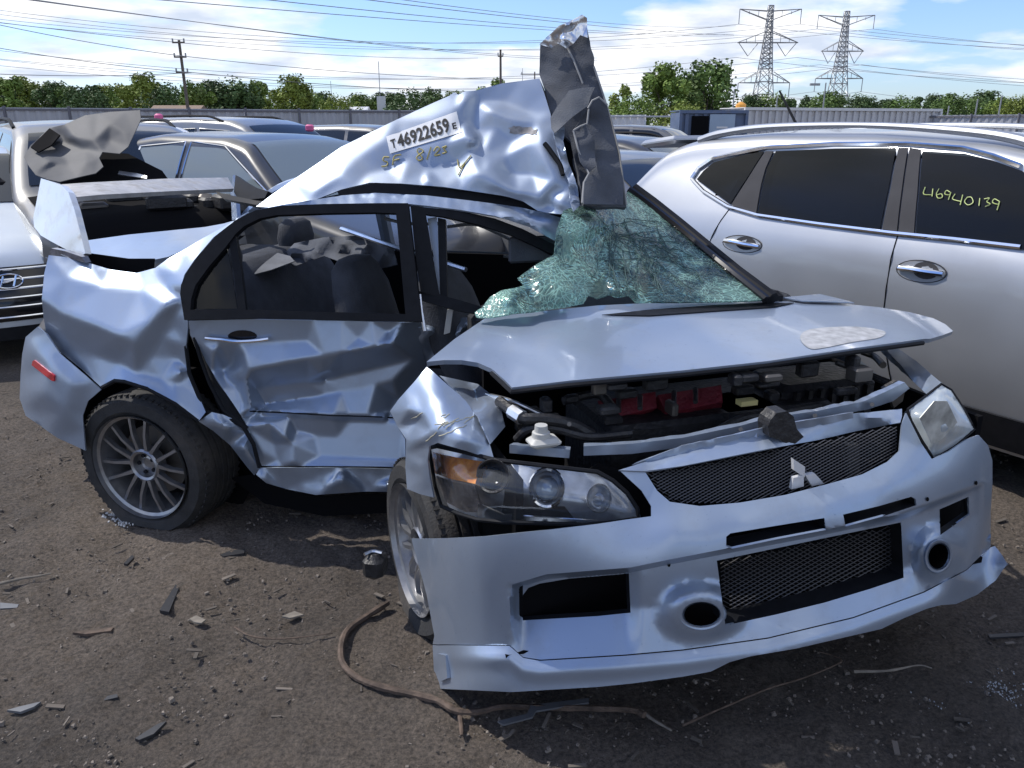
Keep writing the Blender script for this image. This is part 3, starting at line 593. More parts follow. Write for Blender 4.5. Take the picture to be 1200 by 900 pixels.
V, F = lathe([(.0001, .034), (.017, .034), (.018, .016), (.024, .014), (.025, 0)], 16); mk('reservoir_cap', V[:, [0, 2, 1]]+Fp(634, 512, -.2), F, M['white'], res)
panel('bracket', [(1035, 455), (1050, 446), (1062, 452), (1058, 470), (1048, 478), (1044, 468)], lifted(FS, None, -.25), M['disc'], wreck, step=5, thick=.01)
for k in range(26):
    x, y = random.uniform(600, 1030), 0; y = 505-(x-600)*.12+random.uniform(-40, 12); mb = MB()
    p0 = Fp(x, y, random.uniform(-.5, -.3)); mb.add(*rbox(p0, (random.uniform(.02, .08), random.uniform(.02, .06), random.uniform(.015, .05)), RFR, .006)); mb.build('engine_fitting', M['engine'] if k % 4 else M['disc'], eng)
# ---- shattered windscreen
ws_out = [(660, 247), (667, 244), (682, 241), (705, 241), (722, 240), (737, 223), (760, 240), (790, 264), (820, 289), (860, 322), (896, 351), (860, 353), (800, 354), (760, 354), (745, 355), (737, 347), (722, 349), (713, 346), (700, 350), (690, 346), (684, 356), (660, 361), (633, 364), (600, 368), (575, 372), (558, 372), (556, 366), (565, 360), (574, 348), (588, 340), (605, 337), (614, 334), (606, 326), (625, 312), (649, 298), (652, 270)]
WD = Depth([Yp(660, 247, 2.86), Yp(705, 241, 3.02), Yp(737, 223, 3.35), Zp(896, 351, 1.02), Zp(800, 354, 1.03), Zp(700, 356, 1.03), Zp(600, 368, 1.02), Zp(558, 372, 1.0), Yp(606, 326, 2.66), Yp(649, 298, 2.74), Yp(720, 300, 2.78), Yp(820, 289, 3.05)], .0001)
wd = Lin([(x, y, 0) for x, y in dens(ws_out, 22)]+[(690, 262, .06), (725, 262, -.05), (700, 285, -.05), (665, 290, .02), (640, 325, .05), (600, 350, .06), (680, 320, .03), (760, 300, -.03), (740, 335, .03), (800, 320, -.02), (720, 345, .05), (660, 345, .06)], 5)
windscreen = panel('windscreen', ws_out, lifted(WD, wd, 0, (.004, 30, 9)), M['shatter'], wreck, step=5, thick=.005)
windscreen['label'] = 'shattered sagging green laminated windscreen'
mb = MB(); P = lifted(WD, wd, .004)(dens([(737, 222), (760, 239), (790, 263), (820, 288), (860, 321), (898, 351)], 10, False)); mb.add(*tube(P, .016, 8)); mb.build('windscreen_pillar', M['gloss'], wreck)
mb = MB(); P = lifted(WD, wd, -.03)(dens([(742, 222), (765, 239), (795, 263), (825, 288), (865, 321), (905, 351)], 10, False)); mb.add(*tube(P, .028, 8)); mb.build('windscreen_pillar', M['black'], wreck)
mk('mirror_base', *rbox(Zp(908, 350, 1.0), (.05, .05, .06), RFR), M['black'], wreck)
mb = MB()
for k in range(46):
    a = random.choice([(722, 270), (735, 262), (755, 290), (715, 300)]); x0, y0 = a[0]+random.gauss(0, 12), a[1]+random.gauss(0, 8); an = random.uniform(-.2, 1.9); l = random.uniform(30, 90)
    q = [(x0+math.cos(an)*l*t+random.gauss(0, 2.5), y0+math.sin(an)*l*t*.8+random.gauss(0, 2)) for t in np.linspace(0, 1, 6)]
    if all(inpoly(q, ws_out)): mb.add(*tube(lifted(WD, wd, .008, (.006, 22, 9))(q), .0016, 4))
struct(mb.build('cracks', mat('crack_edge', (.07, .11, .11), .8, spec=.1), windscreen), 'stuff')
# cowl under the screen
panel('cowl', [(556, 378), (640, 366), (740, 357), (900, 353), (880, 362), (700, 368), (600, 380)], lifted(Depth([Zp(556, 378, .95), Zp(740, 357, .97), Zp(900, 353, .96), Zp(700, 368, .93)], .001), None), M['cavity'], wreck, step=12)
mk('dashboard', *rbox(FL(1.22, .08, .86), (1.3, .42, .22), RFR, .06), M['seat'], wreck)
# ---- roof tent
roof_out = [(300, 242), (320, 227), (340, 213), (370, 193), (400, 172), (465, 140), (500, 124), (527, 112), (532, 108), (537, 111), (545, 107), (557, 106), (587, 98), (632, 92), (638, 110), (645, 133), (648, 150), (655, 175), (664, 200), (670, 220), (676, 241), (657, 251), (640, 249), (630, 247), (610, 234), (587, 229), (520, 219), (470, 215), (433, 214), (400, 222), (360, 238), (330, 244)]
RD = Depth([Yp(300, 242, 3.2), Yp(340, 213, 3.24), Yp(400, 172, 3.26), Yp(465, 140, 3.27), Yp(527, 112, 3.26), Yp(587, 98, 3.24), Yp(632, 92, 3.2), Yp(645, 133, 3.13), Yp(664, 200, 3.0), Yp(676, 241, 2.93), Yp(630, 247, 2.98), Yp(587, 229, 3.02), Yp(520, 219, 3.07), Yp(433, 214, 3.12), Yp(360, 238, 3.12), Yp(450, 170, 3.21), Yp(540, 170, 3.14)], .0003)
rd = Lin([(x, y, 0) for x, y in dens(roof_out, 22)]+[
    (420, 185, .0), (450, 165, .01), (500, 140, .01), (535, 128, .015), (545, 142, -.02), (556, 150, -.06), (563, 165, -.05), (568, 180, -.02), (575, 195, .03), (555, 165, .05), (548, 160, .04), (520, 170, .0), (480, 185, -.035), (455, 198, -.05), (500, 198, -.045), (535, 190, -.05), (550, 178, -.01), (430, 205, -.03), (400, 205, .03), (370, 222, .04), (560, 205, .05), (585, 215, .05), (605, 225, .04), (540, 208, -.01), (500, 212, .02), (560, 120, -.03), (575, 130, .02), (590, 120, -.03), (600, 140, .02), (615, 130, -.02), (630, 145, .01), (600, 165, -.04), (620, 170, .02), (590, 185, -.02), (600, 205, -.05), (625, 205, -.03), (632, 230, .04), (645, 230, .0), (650, 210, .04), (640, 190, .05), (635, 165, .045), (655, 238, .04), (645, 242, -.03), (580, 150, -.02), (545, 118, .03)], 3.5)
rl = lifted(RD, lambda p: rd(p)*.55)
roof = panel('roof_panel', roof_out, rl, M['roofsilver'], wreck, step=3.5, thick=.006)
roof['label'] = 'buckled silver roof skin folded up like a tent with paper lot sticker'
# back slope of the tent, falling to the far roof edge
A = rl(dens([(300, 242), (340, 213), (400, 172), (465, 140), (527, 112), (557, 106), (587, 98), (632, 92)], 20, False)); n = len(A); V = [A]; 
for k in (1, 2, 3, 4): V.append(A+np.array([.22, 1, 0])*(.27*k)+np.column_stack([np.zeros(n), np.zeros(n), (1.40-A[:, 2])*(k/4)])+RNG.normal(0, .012, (n, 3)))
V = np.vstack(V); mk('roof_back_slope', V, [(k*n+i, k*n+i+1, (k+1)*n+i+1, (k+1)*n+i) for k in range(4) for i in range(n-1)], M['roofsilver'], roof)
# sticker
q4 = np.array([(452.5, 160), (535, 130.5), (541, 155), (457, 180)], float)
def quad(uv): u, v = uv[:, :1], uv[:, 1:]; return (q4[0]*(1-u)+q4[1]*u)*(1-v)+(q4[3]*(1-u)+q4[2]*u)*v
rsm = lifted(RD, Lin(np.column_stack([rd.c[:, :2], rd.c[:, 2]]), 9), 0)
def rtop(h): return lambda p: (lambda V: V+(O-V)/np.linalg.norm(O-V, axis=1)[:, None]*h)(rl(p))
stick = panel('lot_sticker', q4, rtop(.003), M['paper'], roof, step=4, thick=0)
def stext(s, u0, v0, h, w, m=M['ink']):
    V, F = text2d(s); V = V-V.min(0); V = V/V.max(0); uv = np.column_stack([u0+V[:, 0]*w, v0+h-V[:, 1]*h]); mk('sticker_print', rtop(.0055)(quad(uv)), F, m, stick, smooth=False)
stext('46922659', .13, .11, .72, .73); stext('E', .90, .46, .30, .055); stext('T', .04, .26, .5, .07)
def scrawl(name, strokes, lift, r, m, parent):
    for s in strokes: mk(name, *tube(lift(cr(s, 4) if len(s) > 2 else dens(s, 3, False)), r, 4), m, parent)
scrawl('paint_pen_stroke', [[(456, 184), (450, 184), (449, 188), (454, 190), (453, 194), (447, 195)], [(460, 193), (462, 183), (470, 181)], [(461, 188), (468, 186)], [(490, 182), (496, 177), (491, 174), (489, 178), (495, 185), (491, 188), (488, 185), (490, 182)], [(500, 187), (505, 172)], [(508, 177), (512, 172), (515, 175), (509, 182), (516, 181)], [(518, 173), (523, 171), (520, 175), (523, 178), (518, 180)], [(536, 187), (539, 196), (552, 182)], [(545, 190), (537, 205)]], rtop(.005), .0024, M['pen'], roof)
# scraped bare patches on the tent
for pl in [[(595, 150), (607, 147), (622, 149), (631, 152), (628, 158), (610, 157), (598, 155)]]: panel('scrape', [(x+random.uniform(-1.5, 1.5), y+random.uniform(-1.5, 1.5)) for x, y in dens(pl, 3)], rtop(.002), mat('scrape', (.25, .24, .24), .7, .2, var=.5, vscale=40), roof, step=3, thick=0)
# ---- torn upright flap with headliner
fl_out = [(633, 53), (640, 44), (653, 33), (668, 27), (680, 20), (686, 20), (690, 43), (697, 80), (707, 110), (717, 143), (725, 180), (731, 213), (734, 243), (713, 242), (700, 243), (684, 240), (678, 205), (668, 165), (650, 150), (645, 133), (640, 110), (632, 87)]
TD = Depth([Yp(633, 53, 3.28), Yp(686, 20, 3.25), Yp(697, 80, 3.19), Yp(717, 143, 3.12), Yp(734, 243, 2.98), Yp(684, 240, 2.92), Yp(668, 165, 3.1), Yp(645, 133, 3.15), Yp(632, 87, 3.27), Yp(670, 90, 3.2)], .0003)
td = Lin([(x, y, 0) for x, y in dens(fl_out, 16)]+[(660, 70, .02), (672, 60, .0), (680, 110, .01), (700, 170, .03), (712, 200, .02), (700, 220, -.02), (690, 190, -.04), (705, 140, -.01)], 4)
flap = panel('roof_flap', fl_out, lifted(TD, td, 0, (.003, 25, 8)), M['liner'], wreck, step=5, thick=.02); flap['label'] = 'torn roof end standing upright showing grey headliner'
for pl, dp, m in [([(645, 138), (652, 126), (667, 106), (682, 103), (697, 102), (692, 113), (689, 124), (672, 136), (650, 156), (646, 150)], .10, M['linerlt']), ([(672, 153), (690, 126), (700, 116), (711, 122), (716, 143), (724, 180), (731, 215), (730, 240), (684, 239), (684, 214), (690, 203), (680, 185), (675, 165)], .07, M['liner']), ([(674, 152), (686, 145), (697, 165), (698, 195), (689, 203), (680, 190), (676, 170)], .10, M['liner'])]:
    panel('headliner_fold', pl, lifted(TD, Lin([(x, y, random.uniform(-.025, .025)) for x, y in dens(pl, 18)], 4), dp), m, flap, step=5, thick=.004)
mb = MB()
for q in [[(672, 153), (677, 173), (683, 190), (690, 203), (684, 214), (682, 238)], [(689, 127), (694, 118), (702, 114), (712, 123)], [(672, 153), (680, 148), (688, 145), (690, 128)], [(655, 36), (672, 70), (683, 98)], [(734, 240), (726, 180), (716, 140), (706, 108), (696, 78)]]: mb.add(*tube(lifted(TD, td, .115 if q[0][0] != 655 and q[0][0] != 734 else .012)(dens(q, 6, False)), .0035, 5))
mb.build('torn_edge', mat('torn_edge', (.25, .25, .25), .7), flap)
panel('roof_void', [(655, 158), (668, 150), (676, 175), (684, 205), (682, 240), (672, 238), (664, 205)], lifted(TD, None, -.02), M['cavity'], flap, step=7)
crv = Lin([(x, y, random.uniform(-.012, .02)) for x, y in dens([(633, 53), (660, 40), (686, 20), (688, 40), (665, 52), (640, 55)], 7)]+[(660, 45, .06), (675, 35, .02), (650, 48, .0), (668, 30, .05)], 3)
panel('roof_edge_crumple', [(632, 52), (645, 40), (655, 30), (670, 24), (682, 17), (688, 21), (688, 44), (680, 41), (673, 50), (664, 57), (655, 51), (646, 56)], lifted(TD, crv, .03), M['bright'], flap, step=3.5, thick=.004)
crv = Lin([(x, y, random.uniform(-.03, .03)) for x, y in dens([(650, 150), (660, 160), (668, 200), (680, 245)], 6, False)]+[(645, 150, 0), (690, 245, 0), (640, 160, 0), (655, 230, .02)], 2)
panel('roof_edge_crumple', [(646, 142), (655, 140), (662, 150), (660, 165), (666, 190), (674, 210), (680, 240), (672, 248), (668, 235), (667, 215), (660, 195), (652, 172)], lifted(TD, crv, .06), M['roofsilver'], flap, step=3.5, thick=.004)
mb = MB(); mb.add(*tube(rtop(.012)([(638, 168), (643, 174), (650, 184), (656, 192), (660, 205)]), .009, 6)); mb.build('torn_seal', M['black'], roof)
# ---- roof rail over the doors
rr = panel('roof_rail', [(300, 246), (330, 240), (400, 229), (440, 226), (500, 229), (560, 236), (610, 243), (640, 250), (660, 256), (655, 272), (650, 282), (620, 266), (580, 253), (540, 246), (500, 241), (480, 239), (440, 238), (380, 240), (330, 242)], lifted(SW, Lin([(300, 246, 0), (400, 229, -.05), (480, 230, -.05), (480, 240, 0), (560, 236, -.06), (560, 250, -.01), (655, 258, -.1), (650, 280, -.05), (380, 240, .01), (600, 250, -.01), (590, 240, -.09), (620, 252, -.1), (630, 262, -.02), (610, 255, .0)], 3), 0, (.003, 22, 6)), M['silver'], wreck, step=4, thick=.006)
panel('roof_gap', [(395, 224), (440, 214), (520, 219), (590, 229), (612, 236), (660, 250), (660, 262), (600, 246), (520, 236), (440, 232), (400, 235)], lifted(SW, None, -.12), M['black'], wreck, step=8)
# ---- rear quarter panel
qp_out = [(220, 372), (215, 348), (212, 336), (216, 322), (228, 304), (250, 278), (276, 258), (292, 249), (283, 254), (262, 266), (238, 279), (215, 293), (197, 303), (182, 314), (160, 320), (130, 316), (100, 307), (75, 301), (57, 299), (52, 320), (49, 350), (51, 372), (54, 388), (70, 412), (95, 432), (120, 455), (124, 449), (135, 446), (147, 447), (173, 455), (207, 473), (233, 493), (241, 483), (232, 462), (222, 438), (218, 405), (220, 385)]
qo = Lin([(220, 372, 0), (212, 336, 0), (228, 304, -.06), (250, 278, -.14), (276, 258, -.2), (292, 249, -.24), (262, 266, -.24), (238, 279, -.2), (215, 293, -.15), (197, 303, -.12), (182, 314, -.10), (160, 320, -.10), (130, 316, -.12), (100, 307, -.10), (57, 299, -.05), (52, 320, -.02), (49, 350, .03), (51, 372, .0), (54, 388, -.02), (70, 412, -.02), (95, 432, -.01), (120, 455, .02), (147, 447, .035), (173, 455, .04), (207, 473, .035), (233, 493, .02), (241, 483, .0), (232, 462, -.02), (222, 438, -.03), (218, 405, -.01),
          (80, 325, -.03), (120, 335, -.03), (165, 340, -.04), (195, 335, -.05), (70, 365, .03), (110, 380, .05), (140, 393, .06), (157, 402, .055), (175, 378, .035), (195, 358, .02), (203, 372, -.015), (190, 395, -.01), (175, 418, .0), (205, 420, -.03), (212, 436, .012), (205, 450, .005), (80, 395, .0), (110, 415, -.005), (140, 425, -.01), (160, 437, .01), (190, 445, .0), (215, 350, -.015), (205, 385, -.02), (225, 320, -.02), (205, 320, -.06)], 2.5)
quarter = panel('rear_quarter_panel', qp_out, lifted(SS, qo), M['silver'], wreck, step=5, thick=.005)
mb = MB(); mb.add(*tube(lifted(SS, qo, -.006)(dens([(120, 454), (135, 446), (147, 447), (173, 455), (207, 473), (233, 493)], 7, False)), .009, 6)); mb.build('arch_lip', M['black'], quarter)
panel('trunk_gap_shade', [(57, 299), (75, 301), (100, 307), (130, 316), (160, 320), (180, 314), (181, 303), (150, 303), (100, 296), (70, 288)], lifted(SS, None, -.2), M['cavity'], wreck, step=10)  # near-black sheet stands in for the shaded gap at the trunk lid
panel('tail_light', [(57, 300), (78, 302), (100, 308), (96, 301), (75, 294), (60, 291)], lifted(SS, None, -.08), mat('smoked_lens', (.1, .1, .12), .15, coat=1, var=.5, vscale=30), wreck, step=5, thick=.03)
panel('tail_light', [(45, 383), (52, 372), (54, 388), (50, 392)], lifted(SS, None, -.02), M['bright'], wreck, step=4, thick=.02)
# rocker rear end (torn dog-leg)
panel('rear_sill_end', [(233, 494), (248, 483), (262, 486), (280, 494), (294, 503), (302, 530), (306, 548), (298, 557), (290, 548), (270, 522), (250, 505)], lifted(SS, Lin([(233, 494, .0), (248, 483, .01), (294, 503, -.05), (306, 548, -.05), (298, 557, -.09), (270, 522, -.06), (265, 500, .03), (285, 525, .03), (295, 540, .0)], 3), 0, (.003, 22, 3)), M['silver'], wreck, step=4)
mb = MB()
for q in [[(220, 385), (218, 405), (222, 438), (232, 462), (241, 483), (262, 487), (285, 500), (297, 520), (304, 548)], [(228, 395), (235, 420), (246, 450), (262, 480), (290, 502)]]: mb.add(*tube(lifted(SS, None, -.018)(dens(q, 8, False)), .008, 6))
mb.build('door_seal', M['black'], wreck)
# ---- rear bumper
rb_out = [(44, 383), (30, 395), (26, 415), (24, 440), (23, 467), (30, 487), (67, 513), (100, 528), (98, 505), (97, 487), (103, 470), (118, 457), (100, 440), (70, 414), (54, 391)]
rbo = Lin([(x, y, 0) for x, y in dens(rb_out, 14)]+[(40, 410, .02), (60, 430, .035), (85, 450, .03), (50, 460, .04), (75, 480, .035), (45, 485, .0), (30, 440, .0)], 4)
rb = panel('rear_bumper', rb_out, lifted(SS, rbo, .015), M['silver'], wreck, step=5, thick=.006)
panel('side_marker', [(38, 423), (40, 422), (63, 440), (63, 447), (60, 446), (37, 428)], lifted(SS, rbo, .022), M['redlens'], rb, step=4, thick=.008)
V = []; F = []
for j, z in enumerate([.26, .34, .5, .62, .68]):
    for i, t in enumerate(np.linspace(0, 1, 14)):
        e = (.0 if 0 < i < 13 else .12)+(.06 if j == 0 else 0); V.append(RL(-.80+e+(-.06*math.sin(math.pi*t)), .50+1.14*t, z))
F = [(j*14+i, j*14+i+1, (j+1)*14+i+1, (j+1)*14+i) for j in range(4) for i in range(13)]
mk('rear_bumper_back', V, F, M['silver'], rb)
# ---- trunk lid and wing
panel('trunk_lid', [(75, 300), (100, 282), (150, 275), (200, 270), (240, 266), (262, 262), (276, 258), (262, 266), (238, 279), (215, 293), (197, 301), (182, 304), (150, 304), (120, 303)], lifted(Depth([Zp(75, 300, .99), Zp(100, 282, 1.03), Zp(150, 275, 1.05), Zp(240, 266, 1.06), Zp(276, 258, 1.09), Zp(215, 293, 1.02), Zp(182, 304, 1.0), Zp(120, 303, .99)], .001), None, 0, (.002, 30, 2)), M['silver'], wreck, step=6, thick=.02)
wing = panel('rear_wing', [(72, 216), (100, 214), (200, 209), (267, 208), (274, 221), (200, 224), (120, 228), (87, 231)], lifted(Depth([Yp(72, 216, 3.6), Yp(267, 208, 4.75), Yp(274, 221, 4.55), Yp(87, 231, 3.35)], 0), None), mat('dirty_wing', (.42, .41, .4), .5, .4, var=.2, vscale=12, dirt=(.12, .1, .08), damt=.6, dscale=14), wreck, step=6, thick=.02)
panel('wing_endplate', [(48, 209), (58, 212), (72, 217), (80, 225), (87, 245), (94, 272), (100, 297), (94, 300), (75, 291), (60, 283), (48, 276), (40, 266), (39, 255), (42, 240)], lifted(Depth([Yp(48, 209, 3.62), Yp(72, 217, 3.42), Yp(100, 297, 3.18), Yp(60, 283, 3.36), Yp(40, 266, 3.55)], .001), None, 0, (.003, 30, 2)), mat('sunlit_endplate', (.66, .68, .7), .35, .3, coat=.5, dirt=(.4, .36, .3), damt=.5, dscale=12), wing, step=5, thick=.025)  # paler than the far endplate: sunlight put into the colour, plus dirt
panel('wing_endplate', [(273, 205), (276, 221), (278, 256), (272, 258), (270, 224)], lifted(Depth([Yp(273, 205, 4.8), Yp(276, 221, 4.7), Yp(278, 256, 4.5), Yp(272, 258, 4.6)], .001), None), M['silver'], wing, step=6, thick=.02)
panel('wing_pylon', [(276, 205), (286, 212), (300, 220), (314, 224), (310, 232), (280, 235), (274, 225)], lifted(Depth([Yp(276, 205, 4.6), Yp(314, 224, 4.1), Yp(310, 232, 4.1), Yp(274, 225, 4.5)], .001), None), M['black'], wing, step=6, thick=.03)
panel('wing_stay', [(252, 224), (262, 227), (300, 235), (330, 238), (300, 240), (262, 233)], lifted(Depth([Yp(252, 224, 4.3), Yp(330, 238, 3.9), Yp(300, 240, 3.9), Yp(262, 233, 4.2)], .001), None), M['black'], wing, step=6, thick=.02)
# ---- rear door
rd_out = [(221, 374), (300, 374), (400, 376), (440, 377), (478, 378), (492, 377), (500, 383), (492, 398), (500, 432), (485, 448), (467, 468), (457, 483), (466, 500), (475, 515), (475, 547), (400, 546), (307, 546), (303, 538), (293, 506), (287, 494), (274, 474), (256, 448), (242, 425), (234, 408), (223, 393)]
ro = Lin(ln([(221, 374), (300, 374), (400, 376), (470, 377)], 0, 30)+ln([(223, 393), (236, 402), (300, 402), (360, 399)], -.012, 25)+[(478, 378, -.02), (500, 383, -.08), (492, 398, -.10), (500, 432, -.18), (467, 468, -.16), (457, 483, -.13), (420, 396, -.005), (455, 388, -.02)]
    +ln([(242, 420), (256, 446), (274, 474), (290, 500)], -.03, 14)+[(287, 414, 0.0), (250, 412, .0), (262, 432, -.085), (272, 426, -.075), (264, 442, -.07)]+ln([(286, 431), (291, 455), (294, 480)], -.01, 12)+[(278, 455, -.06), (284, 470, -.05)]
    +ln([(292, 433), (340, 423), (400, 413), (460, 402)], .016, 20)+ln([(300, 455), (360, 448)], -.075, 20)+ln([(360, 448), (420, 436), (485, 420)], -.105, 20)+[(376, 438, -.03), (384, 436, -.035), (380, 447, -.10)]+ln([(312, 474), (360, 466), (420, 456), (460, 446)], -.10, 22)
    +ln([(294, 481), (340, 483), (390, 486)], -.045, 20)+ln([(390, 486), (430, 487), (474, 489)], -.075, 20)+ln([(296, 487), (340, 489), (390, 492)], -.07, 20)+ln([(390, 492), (430, 493), (474, 495)], -.10, 20)
    +[(316, 496, -.025), (334, 512, -.02), (320, 518, -.065), (343, 520, -.04), (348, 505, -.085), (342, 543, -.03), (308, 530, -.04), (325, 540, -.06)]+ln([(370, 510), (470, 515)], -.09, 25)+ln([(375, 535), (470, 540)], -.075, 25)+ln([(307, 546), (400, 546), (475, 547)], -.05, 25), 1.6)
rdl = lifted(SS, ro)
door = panel('rear_door', rd_out, rdl, M['silver'], wreck, step=3, thick=.006); door['label'] = 'caved-in rear door with creased skin'
def dtop(h): return lambda p: (lambda V: V+(O-V)/np.linalg.norm(O-V, axis=1)[:, None]*h)(rdl(p))
panel('handle_recess', ell(284, 394, 17, 7), dtop(.002), M['gloss'], door, step=4, thick=0)
mb = MB(); mb.add(*tube(dtop(.02)(cr([(241, 396), (250, 397), (262, 398), (278, 400), (300, 399), (315, 397)], 4)), .008, 8)); mb.build('door_handle', M['chrome'], door)
mb = MB(); mb.add(*tube(dtop(.001)(dens([(293, 482), (340, 484), (390, 487), (430, 488), (472, 490)], 8, False)), .003, 5)); mb.build('crease_seam', M['black'], door)
# sill
sill = panel('sill', [(305, 548), (400, 548), (475, 550), (474, 577), (430, 576), (370, 580), (335, 573), (312, 566), (300, 556)], lifted(SS, Lin([(305, 548, -.06), (400, 548, -.08), (475, 550, -.12), (474, 562, -.06), (400, 560, -.03), (310, 557, -.04), (470, 577, -.12), (430, 576, -.1), (335, 573, -.09), (370, 580, -.07)], 3), 0, (.003, 26, 5)), M['silver'], wreck, step=4.5)
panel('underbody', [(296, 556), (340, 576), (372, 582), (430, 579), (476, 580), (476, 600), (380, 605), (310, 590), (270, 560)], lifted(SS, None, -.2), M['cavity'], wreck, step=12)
# ---- window frames
wf_out = [(216, 375), (211, 345), (212, 334), (218, 320), (232, 300), (252, 277), (276, 258), (300, 246), (330, 241), (380, 239), (440, 238), (478, 238), (484, 290), (494, 377), (400, 375), (300, 373)]
wf_in = [(223, 363), (224, 350), (229, 334), (245, 312), (264, 290), (276, 274), (286, 265), (304, 256), (324, 252), (380, 250), (440, 249), (464, 250), (468, 290), (475, 368), (400, 366), (300, 363)]
wfm = lifted(SW, None, .012)
frame = panel('window_frame', wf_out, wfm, M['black'], wreck, [wf_in], step=5, thick=.03)
panel('frame_divider', [(268, 280), (276, 274), (283, 320), (288, 363), (279, 363), (274, 320)], lifted(SW, None, 0), M['black'], frame, step=6, thick=.02)
panel('quarter_glass', [(224, 362), (225, 350), (230, 334), (246, 312), (266, 290), (272, 320), (278, 362)], lifted(SW, None, -.01), M['tint'], frame, step=10, thick=.003)
panel('window_frame', [(481, 241), (500, 243), (540, 247), (580, 256), (612, 268), (640, 282), (650, 287), (648, 298), (628, 289), (600, 276), (560, 263), (520, 254), (499, 251), (507, 300), (515, 345), (510, 347), (493, 342), (487, 300)], lifted(SW, Lin([(481, 241, 0), (493, 342, -.02), (515, 345, -.03), (650, 290, -.12), (560, 256, -.03)], 4)), M['black'], wreck, step=5, thick=.03)
panel('pillar_skin', [(501, 256), (512, 254), (514, 300), (516, 345), (513, 343), (508, 300)], lifted(SW, None, -.08), M['silver'], wreck, step=5)
panel('belt_pillar', [(513, 255), (522, 257), (523, 300), (524, 352), (516, 350), (514, 300)], lifted(SW, None, -.05), M['black'], wreck, step=5, thick=.03)
panel('door_top_bar', [(484, 340), (510, 344), (540, 352), (566, 360), (564, 369), (535, 364), (500, 354), (488, 350)], lifted(SW, Lin([(484, 340, 0), (566, 364, -.14)], 0) if False else None, -.03), M['black'], wreck, step=5, thick=.03)
mb = MB(); mb.add(*tube(lifted(SW, None, -.03)(dens([(492, 345), (494, 365), (498, 388)], 6, False)), .007, 6)); mb.build('door_rod', M['bright'], wreck)
panel('torn_bracket', [(524, 363), (531, 362), (527, 390), (520, 392)], lifted(SS, None, -.05), M['white'], wreck, step=5, thick=.015)
# crushed front door remains between rear door and wing
fo = Lin([(478, 378, -.06), (560, 365, -.2), (570, 372, -.22), (530, 400, -.10), (500, 428, -.18), (505, 385, -.05), (515, 398, -.16), (540, 385, -.1), (525, 380, -.2), (495, 405, -.12)], 2)
panel('crushed_front_door', [(478, 379), (500, 380), (520, 376), (545, 372), (566, 370), (572, 374), (545, 392), (525, 408), (500, 432), (488, 420), (484, 400)], lifted(SS, fo, 0, (.006, 20, 8)), M['silver'], wreck, step=4)
# ---- cabin: tub, seats, far side
mb = MB()
mb.add(*box(RL(.35, 1.03, .25), (2.2, 1.3, .03), RRR)); mb.add(*box(RL(-.30, .85, .6), (.03, 1.5, .7), RRR))
mb.add(*box(FL(1.5, .15, .3), (1.5, .9, .03), RFR)); mb.add(*box(RL(.35, 1.70, .58), (2.3, .03, .68), RRR)); mb.add(*box(RL(.45, .42, .42), (1.2, .03, .30), RRR))
mb.add(*box(RL(-.42, 1.05, .30), (.5, 1.1, .03), RRR)); mb.add(*box(FL(1.06, .25, .6), (1.2, .03, .5), RFR))
mb.build('floor_tub', M['cavity'], wreck)  # floor and firewall boxes, kept near-black and added to block light and see-through
V = []; F = []
for i, s in enumerate(np.linspace(-.8, 1.35, 20)):
    for j, z in enumerate([.28, .45, .65, .82, .93]): V.append(RL(s, 1.76-(.05 if j in (0, 4) else 0)-.18*max(0, (-.55-s))/.25, z))
mk('far_side_panel', V, [(i*5+j, i*5+j+1, (i+1)*5+j+1, (i+1)*5+j) for i in range(19) for j in range(4)], M['silver'], wreck)
mb = MB(); mb.add(*tube(cr([RL(-.45, 1.68, .95), RL(-.2, 1.6, 1.16), RL(.1, 1.53, 1.3), RL(.6, 1.5, 1.34), RL(1.1, 1.5, 1.33)], 6), .035, 8)); mb.add(*tube([RL(.55, 1.7, .93), RL(.55, 1.52, 1.34)], .04, 8)); mb.build('far_window_frame', M['silver'], wreck)
# rear shelf, parcel and C-pillar insides
mk('parcel_shelf', *rbox(RL(-.02, .9, .95), (.45, 1.25, .03), RRR), M['seat'], wreck)
def shaped(name, c, R, rows, m, parent, n=14):          # rows: (z, half width, half depth, lean)
    V = []; F = []
    for z, w, d, l in rows:
        for k in range(n):
            t = 2*math.pi*k/n; x = np.sign(math.cos(t))*abs(math.cos(t))**.55*w; y = np.sign(math.sin(t))*abs(math.sin(t))**.55*d; V.append((y+l, x, z))
    m_ = len(rows)
    F = [(i*n+k, i*n+(k+1) % n, (i+1)*n+(k+1) % n, (i+1)*n+k) for i in range(m_-1) for k in range(n)]+[tuple(range(n-1, -1, -1)), tuple(range((m_-1)*n, m_*n))]
    V = np.array(V)@np.asarray(R).T+np.array(c); return mk(name, V, F, m, parent, angle=60)
def seat(px, Y, h, R, lean, w=.25):
    b = Yp(*px, Y)
    s = shaped('front_seat', b-np.array([0, 0, h]), R, [(-.02, w*.8, .05, lean*.0), (.1, w, .08, .0), (h*.5, w*1.02, .08, -lean*.5), (h*.8, w*.92, .07, -lean*.8), (h*.94, w*.72, .06, -lean), (h, w*.45, .045, -lean*1.03)], M['seatlt'], wreck)
    c = np.asarray(WL[s.name]); shaped('seat_cushion', b+np.append(R[:2, 0], 0)*.28-np.array([0, 0, h+.02]), R, [(-.1, w*.9, .22, 0), (-.0, w, .26, 0), (.09, w*.95, .26, 0), (.13, w*.7, .2, 0)], M['seat'], s)
    return s
seat((448, 303), 3.25, .62, RRR, .12, .23); seat((568, 312), 3.15, .60, RFR@np.array([[0, -1, 0], [-1, 0, 0], [0, 0, 1.]]) if False else RRR, .2, .26)
